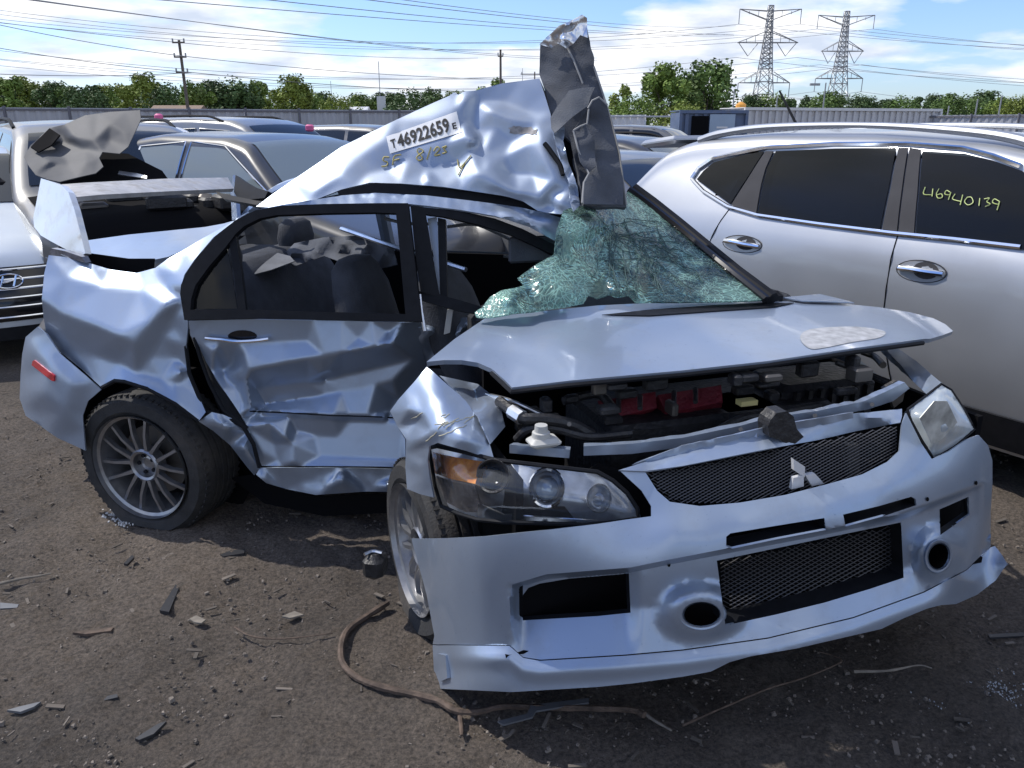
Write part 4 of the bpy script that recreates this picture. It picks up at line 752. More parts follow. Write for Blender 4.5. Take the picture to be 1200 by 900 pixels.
rs = shaped('rear_bench', RL(.36, .85, .40), RRR, [(0, .66, .10, 0), (.2, .68, .11, -.03), (.42, .67, .11, -.10), (.56, .62, .09, -.15), (.62, .5, .06, -.17)], M['seatlt'], wreck)
shaped('bench_cushion', RL(.60, .85, .34), RRR, [(0, .66, .25, 0), (.1, .68, .26, 0), (.16, .6, .22, 0)], M['seat'], rs)
for i in (.5, 1.25): shaped('headrest', RL(.2, i, .98), RRR, [(0, .13, .05, 0), (.07, .14, .06, 0), (.14, .12, .05, 0), (.165, .07, .03, 0)], M['seatlt'], rs)
mb = MB(); mb.add(*tube([Yp(400, 268, 3.7), Yp(470, 292, 3.3), Yp(546, 316, 3.05)], .010, 6)); mb.build('interior_bar', M['bright'], wreck)
panel('fallen_liner', [(330, 300), (345, 285), (380, 278), (420, 276), (460, 285), (465, 310), (430, 318), (380, 300), (345, 312)], lifted(Depth([Yp(330, 300, 3.9), Yp(460, 285, 3.6), Yp(430, 318, 3.5), Yp(345, 312, 3.8)], .001), None, 0, (.05, 30, 8)), M['liner'], wreck, step=6)
panel('seat_belt_trim', [(287, 312), (320, 295), (340, 300), (345, 306), (318, 316), (288, 324)], lifted(Depth([Yp(287, 312, 3.6), Yp(340, 300, 3.8), Yp(345, 306, 3.7), Yp(288, 324, 3.5)], .001), None), M['linerlt'], wreck, step=6)
for q in [[(524, 266), (555, 263), (580, 272), (612, 288)], [(450, 256), (478, 262), (520, 262)], [(590, 300), (630, 306), (645, 302)]]: mb = MB(); mb.add(*tube(cr([Yp(x, y, 3.3) for x, y in q], 4), .007, 5)); mb.build('hanging_wire', M['linerlt'], wreck)
mk('sun_visor', *rbox(Yp(628, 292, 3.05), (.22, .02, .1), RFR), M['liner'], wreck)
mk('steering_column', *rbox(FL(1.45, .35, .8), (.12, .4, .12), RFR), M['seat'], wreck)
V, F = lathe(np.array([(.18+.016*math.cos(t), .016*math.sin(t)) for t in np.linspace(0, 2*math.pi, 8, endpoint=False)]), 28, True); ca, sa = math.cos(.5), math.sin(.5); V = V@np.array([[1, 0, 0], [0, ca, -sa], [0, sa, ca]]).T; V = V@RFR.T+FL(1.62, .36, .88); mk('steering_wheel', V, F, M['seat'], wreck)
mk('roof_liner', *box(RL(1.0, .95, 1.30), (.7, .9, .02), RRR), M['liner'], wreck)
# ---- wheels
def wheel(px, Y, n, parent, R=.315, rr=.222, w=.215, squash=True):
    c = Yp(*px, Y); n = np.array([n[0], n[1], 0.]); n /= np.linalg.norm(n); x = np.cross(n, [0, 0, 1.]); T = np.column_stack([x, n, [0, 0, 1]])
    def put(V): return np.asarray(V)@T.T+c
    V, F = lathe([(rr+.004, .03), (rr, .012), (rr-.012, .006), (rr-.016, -.02), (rr-.03, -.05), (rr-.04, -.17), (rr, -.2)], 56)
    wh = mk('wheel', put(V), F, M['rim'], parent, angle=30)
    prof = [(rr-.005, .0), (rr+.02, .022), (R-.03, .02), (R-.008, -.008), (R, -.03)]
    for g in range(4): y = -.05-g*.036; prof += [(R, y), (R-.009, y-.003), (R-.009, y-.009), (R, y-.012)]
    prof += [(R, -w+.02), (R-.012, -w-.0), (R-.035, -w-.02), (rr, -w)]
    V, F = lathe(prof, 72)
    V = put(V)
    low = V[:, 2] < .004
    bul = np.clip((.06-V[:, 2])/.06, 0, 1)[:, None]; V += n*bul*.02*np.sign((V-c)@n+w/2)[:, None]; V[low, 2] = .004
    mk('tyre', V, F, M['rubber'], wh, angle=25)
    mb = MB()                                                      # tread blocks
    for k in range(64):
        t = 2*math.pi*k/64
        for y in (-.012, -w+.025):
            V, F = box((0, 0, 0), (.012, .035, .006)); V = V+[0, y, R-(.0085 if y > -.02 else .003)]; ca, sa = math.cos(t), math.sin(t); V = V@np.array([[ca, 0, sa], [0, 1, 0], [-sa, 0, ca]]).T
            V = put(V)
            if V[:, 2].min() > .005: mb.add(V, F)
    struct(mb.build('tread', M['rubber'], wh), 'stuff')
    for k in range(14):
        t = 2*math.pi*(k//2)/7+(.21 if k % 2 else -.21)*.9; t0 = 2*math.pi*(k//2)/7+(.30 if k % 2 else -.30)
        d0 = np.array([math.sin(t0), 0, math.cos(t0)])*.066; d1 = np.array([math.sin(t), 0, math.cos(t)])*(rr-.010)
        a = np.cross(d1/np.linalg.norm(d1), [0, 1, 0]); V = []
        for p, wd_, dp, y in ((d0, .011, .022, -.004), ((d0+d1)/2, .0075, .02, .004), (d1, .0085, .018, -.004)):
            V += [p-a*wd_+[0, y-dp, 0], p-a*wd_*.75+[0, y, 0], p+a*wd_*.75+[0, y, 0], p+a*wd_+[0, y-dp, 0]]
        F = [(i*4+j, i*4+(j+1) % 4, (i+1)*4+(j+1) % 4, (i+1)*4+j) for i in range(2) for j in range(4)]+[(3, 2, 1, 0), (8, 9, 10, 11)]
        mk('spoke', put(np.array(V)), F, M['rim'], wh, angle=40)
    V, F = lathe([(.0001, -.03), (.022, -.03), (.027, -.022), (.05, -.03), (.054, -.004), (.064, .002), (.072, -.006), (.074, -.05)], 40); mk('hub', put(V), F, M['rim'], wh, angle=30)
    for k in range(5): t = 2*math.pi*k/5+.3; V, F = lathe([(.0001, .004), (.008, .004), (.009, -.014)], 10); mk('lug_nut', put(V+[.038*math.sin(t), -.02, .038*math.cos(t)]), F, M['black'], wh)
    V, F = lathe([(.05, -.075), (.15, -.075), (.15, -.098), (.05, -.098)], 40); mk('brake_disc', put(V), F, M['disc'], wh)
    V, F = lathe([(.0001, -.12), (rr-.045, -.12)], 30); mk('wheel_back', put(V), F, M['cavity'], wh)
    return wh
wheel((168, 546), 2.99, (-math.sin(math.radians(17)), -math.cos(math.radians(17))), wreck)
wheel((489, 642), 2.32, (-.905, -.425), wreck, R=.31, rr=.218, w=.165)
V, F = lathe([(.16, 0), (.22, .02), (.30, .0), (.31, -.1), (.30, -.2), (.2, -.21)], 40); Tq = np.column_stack([np.cross(np.append(IR, 0), [0, 0, 1.]), np.append(IR, 0), [0, 0, 1]]); fw_ = mk('far_wheel', V@Tq.T+RL(0, 1.70, .31), F, M['rubber'], wreck)
Tq = np.column_stack([np.cross(np.append(LF, 0), [0, 0, 1.]), np.append(LF, 0), [0, 0, 1]]); mk('far_wheel', V@Tq.T+FL(.85, .86, .31), F, M['rubber'], wreck)
# arches
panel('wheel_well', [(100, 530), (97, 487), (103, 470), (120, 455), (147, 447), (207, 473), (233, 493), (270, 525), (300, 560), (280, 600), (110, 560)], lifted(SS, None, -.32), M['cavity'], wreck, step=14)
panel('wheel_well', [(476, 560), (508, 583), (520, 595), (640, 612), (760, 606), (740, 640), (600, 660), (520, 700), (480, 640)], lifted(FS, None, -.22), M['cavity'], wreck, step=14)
mk('suspension_arm', *rbox(Zp(440, 662, .2), (.07, .08, .09), RRR, .02), M['engine'], wreck); mb = MB(); mb.add(*tube(cr([Zp(427, 650, .25), Zp(437, 646, .25), Zp(448, 648, .25)], 4), .006, 6)); mb.build('brake_line', M['bright'], wreck)

# ================================================================ parked cars (local: x forward, y left, z up)
def smoothprof(pts, n=140):
    P = np.array(pts, float); xs = np.linspace(P[0, 0], P[-1, 0], n); z = np.interp(xs, P[:, 0], P[:, 1])
    for _ in range(3): z[1:-1] = .25*z[:-2]+.5*z[1:-1]+.25*z[2:]
    return xs, z
class Shape:
    def __init__(s, L, w, prof, belt, zb=.2, k=.36, nose=.2, tail=.14, shoulder=.012):
        s.L, s.w, s.belt, s.zb, s.k, s.nose, s.tail, s.sh = L, w, belt, zb, k, nose, tail, shoulder
        s.xs, s.zs = smoothprof(prof)
    def zt(s, x): return np.interp(x, s.xs, s.zs)
    def W(s, x):
        x = np.asarray(x, float); h = s.L/2; t = np.clip((h-x)/s.nose, 0.0, 1); u = np.clip((x+h)/s.tail, 0.0, 1)
        a = s.w*np.minimum(.94*np.sqrt(t)+.06*t, .97*np.sqrt(np.clip(u+.05, 0, 1))+.03*u)
        q = np.clip(np.abs(x)/(h), 0, 1); return a*(1-.05*q**3)
    def ys(s, x, z):
        x = np.asarray(x, float); z = np.asarray(z, float); W = s.W(x)
        f = np.where(z < s.belt*.62, 1-.09*np.clip((s.belt*.62-z)/(s.belt*.62-s.zb), 0, 1)**2, 1-.03*np.clip((z-s.belt*.62)/(s.belt*.38), 0, 1)**1.5)
        f = f+s.sh*np.exp(-((z-s.belt*.86)/.03)**2)
        return W*f-s.k*np.maximum(0, z-s.belt)*np.minimum(1, W/s.w+.2)-.25*np.maximum(0, z-s.belt)**2
    def section(s, x, ns=16, nc=6, nt=8):
        zt = float(s.zt(x)); r = min(.12, (zt-s.zb)*.35); zsd = np.linspace(s.zb, zt-r, ns); y = s.ys(x, zsd); pts = list(zip(y, zsd))
        y0 = y[-1]; rx = min(.16, y0*.5)
        for i in range(1, nc+1): t = i/nc*math.pi/2; pts.append((y0-rx*(1-math.cos(t)), zt-r+(r-.02)*math.sin(t)))
        y1 = pts[-1][0]
        for i in range(1, nt+1): u = i/nt; pts.append((y1*(1-u), zt-.02*(1-u)**2))
        return np.array(pts)
    def top(s, x, y):
        p = s.section(x); o = np.argsort(p[:, 0]); return np.interp(abs(y), p[o, 0], p[o, 1])
def carshell(name, sh, m, parent, cut=None):
    h = sh.L/2; xs = np.concatenate([[-h, -h+.015, -h+.04], np.linspace(-h+.08, h-.1, 74), [h-.06, h-.03, h-.015, h-.004]])
    secs = [sh.section(x) for x in xs]; n = len(secs[0]); V = []; F = []
    for x, p in zip(xs, secs):
        V += [(x, y, z) for y, z in p]; V += [(x, -y, z) for y, z in p[:-1][::-1]]
    m_ = 2*n-1; V = np.array(V)
    for i in range(len(xs)-1):
        for j in range(m_-1): F.append((i*m_+j, (i+1)*m_+j, (i+1)*m_+j+1, i*m_+j+1))
    F.append(tuple(range(m_))); F.append(tuple(range(len(V)-1, len(V)-m_-1, -1)))
    if cut:
        C = np.array([V[list(f)].mean(0) for f in F]); keep = np.ones(len(F), bool)
        for poly in cut: keep &= ~(inpoly(C[:, [0, 2]], poly) & (abs(C[:, 1]) > sh.w*.45))
        F = [f for f, k in zip(F, keep) if k]
    return mk(name, V, F, m, parent, angle=42, origin=(0, 0, 0))
def sidelift(sh, sd, o): return lambda p: np.column_stack([p[:, 0], sd*(sh.ys(p[:, 0], p[:, 1])+o), p[:, 1]])
def shrink(poly, d):
    P = np.array(poly, float); c = P.mean(0); v = P-c; l = np.linalg.norm(v, axis=1)[:, None]; return c+v*(1-d/l)
def topglass(name, sh, x0, x1, m, parent, inset=.09, o=.008, nx=14, ny=14):
    V = []
    for x in np.linspace(x0, x1, nx):
        p = sh.section(x); yw = p[16+3, 0]-inset*.6
        for y in np.linspace(-yw, yw, ny): V.append((x, y, sh.top(x, y)+o))
    V = np.array(V); F = [(i*ny+j, (i+1)*ny+j, (i+1)*ny+j+1, i*ny+j+1) for i in range(nx-1) for j in range(ny-1)]
    c = np.cross(V[F[0][1]]-V[F[0][0]], V[F[0][2]]-V[F[0][0]])
    if c[2] < 0: F = [f[::-1] for f in F]
    return mk(name, V, F, m, parent)
def simple_wheel(parent, x, y, r, m=None):
    s = 1 if y > 0 else -1
    V, F = lathe([(r*.6, .0), (r*.72, .015), (r*.94, .012), (r, -.03), (r, -.18), (r*.9, -.2), (r*.6, -.2)], 32); V[:, 1] *= s; t = mk('wheel', V+[x, y, r], F if s > 0 else [f[::-1] for f in F], M['rubber'], parent)
    V, F = lathe([(.0001, -.01), (r*.16, -.005), (r*.2, -.03), (r*.5, -.04), (r*.56, -.005), (r*.62, .004)], 32); V[:, 1] *= s; rim = mk('rim', V+[x, y, r], F if s > 0 else [f[::-1] for f in F], m or M['rim'], t)
    for k in range(5):
        a = 2*math.pi*k/5; V, F = box((0, 0, 0), (.07*r/.33, .012, r*.42)); V = V+[0, s*-.012, r*.36]; ca, sa = math.cos(a), math.sin(a); V = V@np.array([[ca, 0, sa], [0, 1, 0], [-sa, 0, ca]]).T; mk('spoke', V+[x, y, r], F, M['rim'], t)
def car(name, label, loc, fdir, sh, pm, wins, cowl, roof0, roof1=None, tail=None, group='damaged cars parked in the yard', glass=None, chrome=None, wb=2.7, wr=.33, rails=False, mirror=None, detail=True, cut=False, cat='car', trim=None, xm=None):
    rz = math.atan2(fdir[1], fdir[0]); e = empty(name, loc, label, cat, group, rz); e.rotation_euler[2] = rz; WL[e.name] = np.zeros(3)
    glass = glass or M['window']
    body = carshell('body', sh, pm, e, [shrink(w, .03) for w in wins] if cut else None)
    for sd in (-1, 1):
        for w in wins:
            g = panel('side_window', w, sidelift(sh, sd, .012 if cut else .005), glass, e, step=.05 if cut else .12, thick=.003, face=(0, sd, 0))
            if cut: panel('window_border', w, sidelift(sh, sd, .0095), M['black'], g, [shrink(w, .055)], step=.05, thick=.002, face=(0, sd, 0))
            if chrome:
                P = sidelift(sh, sd, .008)(dens(w, .08)); mb = MB(); mb.add(*tube(np.vstack([P, P[:1]]), .008, 5, False)); mb.build('window_trim', chrome, g)
    ws = topglass('windscreen', sh, roof0, cowl, glass, e)
    if tail: topglass('rear_window', sh, tail, roof1, glass, e)
    h = sh.L/2
    for sd in (-1, 1):
        for x in (wb/2+(xm or .05), -wb/2+(xm or .05)):
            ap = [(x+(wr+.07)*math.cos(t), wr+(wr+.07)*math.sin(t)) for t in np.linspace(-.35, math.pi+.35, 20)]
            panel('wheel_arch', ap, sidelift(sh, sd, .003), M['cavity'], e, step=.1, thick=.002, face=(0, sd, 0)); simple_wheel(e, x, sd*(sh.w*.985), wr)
        if mirror:
            mx, mz = mirror; yb = float(sh.ys(mx, mz)); mk('mirror', *rbox((mx, sd*(yb+.11), mz+.03), (.11, .2, .14), None, .04), trim or pm, e)
        hl = [(h-.5, sh.zt(h-.3)-.17), (h-.18, sh.zt(h-.2)-.2), (h-.08, sh.zt(h-.2)-.26), (h-.14, sh.zt(h-.2)-.33), (h-.4, sh.zt(h-.3)-.28)]
        panel('headlight', hl, sidelift(sh, sd, .004), M['hazed'], e, step=.06, thick=.004, face=(0, sd, 0))
        tl = [(-h+.03, sh.zt(-h+.2)-.08), (-h+.3, sh.zt(-h+.3)-.1), (-h+.25, sh.zt(-h+.2)-.26), (-h+.04, sh.zt(-h+.2)-.28)]
        panel('tail_light', tl, sidelift(sh, sd, .004), M['redlens'], e, step=.06, thick=.004, face=(0, sd, 0))
        if rails:
            x0, x1 = rails; y = [sh.section(x)[18] for x in np.linspace(x0, x1, 9)]; P = np.array([(x, sd*q[0], q[1]+(.055 if 0 < i < 8 else .0)) for i, (x, q) in enumerate(zip(np.linspace(x0, x1, 9), y))]); mb = MB(); mb.add(*tube(cr(P, 4), .017, 6)); mb.build('roof_rail', trim or M['black'], e)
    return e, body
SEDAN = lambda L=4.7, H=1.45: [(-L/2, .62), (-L/2+.03, .92), (-L/2+.35, 1.02), (-L/2+.62, 1.06), (-L/2+1.25, H-.06), (-L/2+1.75, H), (.25, H-.02), (.55, H-.08), (1.28, 1.0), (L/2-.35, .84), (L/2-.12, .72), (L/2, .45)]
SUVP = lambda L=4.7, H=1.7: [(-L/2, .7), (-L/2+.04, 1.05), (-L/2+.18, 1.15), (-L/2+.5, H-.1), (-L/2+.75, H-.02), (-.4, H), (.3, H-.03), (.62, H-.12), (1.25, 1.1), (L/2-.3, .98), (L/2-.08, .85), (L/2, .5)]
SEDWIN = [[(-1.45, 1.02), (-1.05, 1.28), (-.82, 1.31), (-.9, .98)], [(-.85, .98), (-.78, 1.32), (-.2, 1.36), (-.16, .97)], [(-.1, .97), (-.13, 1.36), (.3, 1.33), (.95, 1.02), (.95, .96)]]
SUVWIN = [[(-1.95, 1.18), (-1.7, 1.45), (-1.2, 1.52), (-1.15, 1.12)], [(-1.08, 1.11), (-1.1, 1.53), (-.25, 1.57), (-.2, 1.07)], [(-.13, 1.07), (-.17, 1.57), (.35, 1.54), (1.0, 1.12), (1.0, 1.05)]]

# ---- silver crossover on the right, from its door handles in the photograph
h1, h2_ = Zp(870, 285, .97)[:2], Zp(1080, 317, .97)[:2]; RF = (h2_-h1)/np.linalg.norm(h2_-h1)
RLft = np.array([-RF[1], RF[0]])                                  # car's left
rg = Shape(4.66, .915, [(-2.33, .75), (-2.3, 1.0), (-2.16, 1.12), (-1.92, 1.40), (-1.84, 1.49), (-1.6, 1.55), (-1.1, 1.585), (-.4, 1.59), (.2, 1.56), (.55, 1.50), (1.3, 1.06), (1.9, .97), (2.2, .85), (2.33, .55)], 1.0, .22, k=.38, tail=.25, shoulder=.004)
# centre of the car so that the right-hand flank passes through the handles (front handle at x=.12)
RC = h2_-RF*.12+RLft*float(rg.ys(.12, .97))
def rloc(x, y, it=6):            # pixel -> (x, z) on the right flank
    z = 1.0; lx = 0
    for _ in range(it):
        yy = -float(rg.ys(lx, z)); nrm = RLft; q = RC+RLft*yy; r = rays((x, y))[0]; t = (q@nrm)/(r[:2]@nrm); P = O+r*t; lx = float((P[:2]-RC)@RF); z = float(P[2])
    return (lx, z)
RQ = [rloc(*q) for q in [(818, 210), (826, 200), (838, 190), (866, 183), (897, 177), (876, 210), (857, 239)]]
RD2 = [rloc(*q) for q in [(890, 250), (896, 215), (901, 196), (911, 177), (980, 174), (1052, 173), (1043, 220), (1033, 268)]]
RD1 = [rloc(*q) for q in [(1075, 273), (1079, 225), (1083, 177), (1133, 180), (1165, 188), (1199, 200)]]
print('rogue', np.round(RQ, 2).tolist(), np.round(RD2, 2).tolist(), np.round(RD1, 2).tolist(), RC, RF)
RD1 = RD1+[(RD1[-1][0]+.3, RD1[-1][1]-.17), (RD1[-1][0]+.52, 1.03), (RD1[0][0]+.4, RD1[0][1]-.0)]
M['roguepaint'] = paint('warm_silver_paint', (.38, .395, .42), .62, .40, damt=.12)
M['greytrim'] = mat('grey_pillar_trim', (.05, .05, .055), .7, var=.1, spec=.1)
rogue, rbody = car('parked_crossover', 'intact silver crossover with dark tinted windows beside the wreck', (*RC, 0), RF, rg, M['roguepaint'], [RQ, RD2, RD1], 1.25, .6, -1.75, -2.1, chrome=None, group='damaged cars parked in the yard', glass=M['tint'], rails=False, mirror=(.95, 1.05), cut=True, cat='crossover', wb=2.7, wr=.35)
rs_ = sidelift(rg, -1, .003)
def rpanel(nm, px, o, m, parent=rogue, **k): return panel(nm, [rloc(*q) for q in px], sidelift(rg, -1, o), m, parent, step=.06, face=(0, -1, 0), **k)
rpanel('pillar_trim', [(859, 240), (878, 210), (899, 177), (908, 177), (899, 197), (894, 215), (888, 250)], .015, M['greytrim'], thick=.008)
rpanel('pillar_trim', [(1036, 268), (1046, 220), (1055, 173), (1066, 173), (1059, 220), (1053, 271)], .015, M['greytrim'], thick=.008)
rpanel('pillar_trim', [(1055, 271), (1061, 220), (1068, 173), (1081, 175), (1077, 225), (1073, 273)], .015, M['greytrim'], thick=.008)
def rline(nm, px, r, m, o=.004, parent=rogue): mb = MB(); mb.add(*tube(sidelift(rg, -1, o)(dens([rloc(*q) for q in px], .03, False)), r, 6)); return mb.build(nm, m, parent)
rline('belt_trim', [(812, 209), (826, 224), (855, 242), (890, 252), (960, 262), (1050, 273), (1120, 280), (1198, 289)], .011, M['chrome'], .012)
rline('belt_trim', [(812, 209), (820, 197), (836, 186), (900, 173), (980, 169), (1065, 169), (1130, 174), (1165, 183), (1198, 195)], .013, M['chrome'], .012)
rline('door_seam', [(857, 242), (845, 258), (832, 283), (830, 330), (840, 360)], .003, M['cavity'], .0005)
rline('door_seam', [(1053, 273), (1043, 310), (1036, 360), (1037, 400), (1045, 450)], .003, M['cavity'], .0005)
for cx, cy in [(870, 285), (1080, 317)]:
    k_ = 1 if cx < 1000 else 1.28
    cup = rpanel('handle_cup', ell(cx, cy+1, 22*k_, 9*k_, 20, .1), .001, M['roguepaint'], thick=.0); cup2 = rpanel('handle_recess', ell(cx+4*k_, cy, 12*k_, 8*k_, 18, .1), .002, M['greytrim'], thick=0)
    mb = MB(); P = sidelift(rg, -1, .022)(np.array([rloc(cx-20*k_, cy-3), rloc(cx-8*k_, cy-2), rloc(cx+6*k_, cy+1), rloc(cx+20*k_, cy+4)])); P[0, 1] += .018; P[-1, 1] += .018; mb.add(*tube(cr(P, 5), .013, 8)); mb.build('door_handle', M['chrome'], rogue)
    mb = MB(); P = sidelift(rg, -1, .001)(np.array([rloc(*q) for q in ell(cx, cy+1, 23*k_, 10*k_, 24, .1)])); mb.add(*tube(np.vstack([P, P[:1]]), .0025, 5, False)); mb.build('handle_rim', M['greytrim'], rogue)
for sd in (-1, 1):
    P = np.array([(x, sd*(float(rg.section(x)[19, 0])), float(rg.section(x)[19, 1])+dz) for x, dz in [(-1.62, .005), (-1.45, .03), (-1.1, .045), (-.5, .05), (.0, .045), (.3, .035), (.5, .0)]]); mb = MB(); mb.add(*tube(cr(P, 5), [.015+.010*abs(math.cos(math.pi*i/30)) for i in range(31)], 8)); mb.build('roof_rail', M['roguepaint'], rogue)
clad = [(-2.2, .24), (-1.9, .5), (-1.75, .52), (-1.0, .40), (1.0, .40), (1.75, .52), (2.0, .5), (2.2, .24)]
for sd in (-1, 1): panel('sill_cladding', clad, sidelift(rg, sd, .012), M['black'], rogue, step=.12, thick=.01, face=(0, sd, 0))
mk('roof_spoiler', *rbox((-1.98, 0, 1.50), (.34, 1.24, .05), np.array([[math.cos(.12), 0, math.sin(-.12)], [0, 1, 0], [math.sin(.12), 0, math.cos(.12)]]), .02), M['roguepaint'], rogue)
mb = MB(); mb.add(*tube([(-1.35, 0, 1.60), (-1.52, 0, 1.82)], [.009, .006], 6)); mb.build('aerial', M['black'], rogue)
for y in (-.4, .4): shaped('front_seat', (-.0, y, .5), np.eye(3), [(0, .2, .08, .1), (.3, .23, .08, .04), (.55, .2, .07, -.02), (.65, .1, .05, -.03), (.70, .12, .05, -.03), (.85, .1, .04, -.05)], M['seat'], rogue)
shaped('rear_seat', (-1.0, 0, .5), np.eye(3), [(0, .6, .1, 0), (.4, .62, .1, -.05), (.6, .55, .07, -.1)], M['seat'], rogue)
mk('cabin_floor', *box((-.3, 0, .45), (3.0, 1.5, .02)), M['cavity'], rogue)
ab = [rloc(*q) for q in [(1112, 192), (1125, 188), (1150, 192), (1198, 207), (1198, 232), (1185, 224), (1160, 212), (1135, 208)]]; panel('curtain_airbag', ab, lambda p: sidelift(rg, -1, -.06)(p)+np.column_stack([0*p[:, 0], .02*np.sin(p[:, 0]*25), 0*p[:, 0]]), mat('airbag_cloth', (.45, .62, .62), .8), rogue, step=.04, face=(0, -1, 0))
digits = [[[(1087, 219), (1085, 227), (1094, 228)], [(1096, 221), (1095, 230)]], [[(1103, 221), (1100, 227), (1102, 232), (1107, 231), (1106, 227), (1101, 228)]], [[(1116, 225), (1112, 223), (1110, 227), (1115, 228), (1117, 225), (1114, 234)]], [[(1122, 227), (1119, 233), (1129, 236)], [(1131, 228), (1128, 240)]], [[(1136, 231), (1133, 236), (1137, 240), (1143, 237), (1141, 231), (1136, 231)]], [[(1151, 232), (1150, 241)]], [[(1156, 233), (1162, 232), (1159, 236), (1163, 239), (1157, 242)]], [[(1174, 236), (1168, 233), (1166, 237), (1172, 239), (1174, 236), (1171, 246)]]]
scrawl('paint_pen_stroke', [s for d_ in digits for s in d_], lambda p: sidelift(rg, -1, .019)(np.array([rloc(*q) for q in p])), .0021, M['penlt'], rogue)

# ---- saloon at the left edge, facing the camera
P_hy = (.56, -.83); HN = Zp(10, 330, .60)[:2]
hy = Shape(4.55, .90, SEDAN(4.55, 1.45), .93, .2, k=.4, nose=.3)
HC = HN-np.array(P_hy)*2.26
M['hypaint'] = paint('pale_silver_paint', (.5, .55, .61), .5, .36, damt=.15)
hyu, hb_ = car('parked_sedan', 'pale silver sedan with slatted chrome grille and oval badge', (*HC, 0), P_hy, hy, M['hypaint'], SEDWIN, 1.2, .5, -1.05, -1.65, chrome=M['chrome'], mirror=(.85, 1.0))
def nose(p, o): return np.column_stack([hy.L/2-hy.nose*(np.clip(np.abs(p[:, 0]), 0, .85)/(.97*hy.w))**2-np.maximum(0, p[:, 1]-.45)*.35+o-.03, p[:, 0], p[:, 1]])
gr = [(-.55, .69), (.55, .69), (.62, .57), (.45, .33), (-.45, .33), (-.62, .57)]
gp = panel('grille', gr, lambda p: nose(p, .035), M['gloss'], hyu, step=.06, thick=.02, face=(1, 0, 0))
for z, w_ in [(.675, .56), (.61, .6), (.55, .58), (.49, .54), (.43, .5), (.36, .46)]: mb = MB(); mb.add(*tube(nose(np.array([(y, z) for y in np.linspace(-w_, w_, 20)]), .045), .008, 6)); mb.build('grille_slat', M['chrome'], gp)
mb = MB(); t = np.linspace(0, 2*math.pi, 30); mb.add(*tube(nose(np.column_stack([.085*np.cos(t), .60+.045*np.sin(t)]), .06), .006, 6, False))
for q in [[(-.05, .565), (-.025, .635)], [(.025, .565), (.05, .635)], [(-.035, .595), (.0, .60), (.035, .605)]]: mb.add(*tube(nose(np.array(q), .06), .0065, 6))
mb.build('badge', M['chrome'], gp)
panel('bumper_grille', [(-.6, .29), (.6, .29), (.55, .2), (-.55, .2)], lambda p: nose(p, .03), M['black'], hyu, step=.08, thick=.02, face=(1, 0, 0))
for sd in (-1, 1): panel('head_lamp', [(sd*.52, .76), (sd*.80, .78), (sd*.82, .70), (sd*.6, .66)], lambda p: nose(p, .03), M['hazed'], hyu, step=.05, thick=.02, face=(1, 0, 0))
# ---- other wrecks and parked cars
def at(px, py, D): P = Yp(px, py, D); return (P[0], P[1], 0)
M['gun'] = paint('gunmetal_paint', (.045, .044, .044), .1, .3, dirt=(.09, .085, .08), damt=.25); M['greyp'] = paint('grey_paint', (.24, .245, .25), .6, .35, damt=.4); M['whitep'] = paint('white_paint', (.62, .63, .65), .0, .35, damt=.25)
M['beige'] = paint('champagne_paint', (.15, .15, .15), .4, .4, dirt=(.14, .135, .13), damt=.3); M['blackp'] = paint('black_paint', (.02, .022, .026), .1, .2, damt=.3); M['bluep'] = paint('blue_paint', (.05, .1, .22), .4, .3); M['redp'] = paint('red_paint', (.3, .03, .03), .1, .3)
suv = Shape(4.75, .93, SUVP(4.75, 1.66), 1.05, .24, k=.28)
ws_c = at(60, 200, 7.9); w_suv, _ = car('wrecked_suv', 'champagne grey suv with its crumpled hood folded up against the windscreen', (ws_c[0]+.55, 7.75, 0), (.62, -.78), suv, M['beige'], SUVWIN, 1.15, .55, -1.7, -2.1, rails=(-1.4, .2), mirror=(.9, 1.12), trim=M['black'], cat='suv')
topglass('engine_bay', suv, 1.3, 2.3, M['cavity'], w_suv, inset=.02, o=.015)  # near-black sheet over the closed hood stands in for the shaded bay
for k in range(16): mk('engine_fitting', *rbox((random.uniform(1.4, 2.15), random.uniform(-.6, .6), 1.0+random.uniform(-.05, .06)), (random.uniform(.08, .25), random.uniform(.08, .3), random.uniform(.06, .16)), None, .02), M['engine'] if k % 4 else M['disc'], w_suv)
mk('battery', *rbox((1.75, .48, 1.02), (.2, .3, .18), None, .02), mat('blue_case', (.08, .14, .3), .5), w_suv)
SD1 = Depth([Yp(40, 205, 5.75), Yp(100, 205, 5.8), Yp(165, 135, 6.3), Yp(150, 180, 6.0), Yp(50, 175, 6.1), Yp(100, 155, 6.2), Yp(70, 215, 5.7)], .001)
M['hoodgrey'] = mat('grey_hood_paint', (.085, .088, .096), .62, 0, var=.1, spec=.2)
h_out = [(28, 184), (36, 170), (58, 150), (75, 146), (100, 135), (130, 131), (164, 129), (165, 140), (158, 155), (150, 172), (140, 180), (120, 178), (116, 185), (121, 195), (112, 203), (90, 208), (70, 213), (55, 210), (42, 205), (34, 195)]
ho = Lin([(x, y, random.uniform(-.02, .02)) for x, y in dens(h_out, 16)]+[(60, 170, -.16), (75, 165, -.18), (62, 166, .12), (85, 160, .06), (100, 175, -.08), (110, 165, .05), (130, 145, .06), (128, 165, -.06), (145, 155, .04), (60, 190, .08), (80, 192, -.04), (100, 190, .05), (85, 150, .02), (62, 193, -.03)], 2)
hf = panel('crumpled_hood', h_out, lifted(SD1, lambda p: ho(p)*.55), M['hoodgrey'], w_suv, step=3, thick=.006)
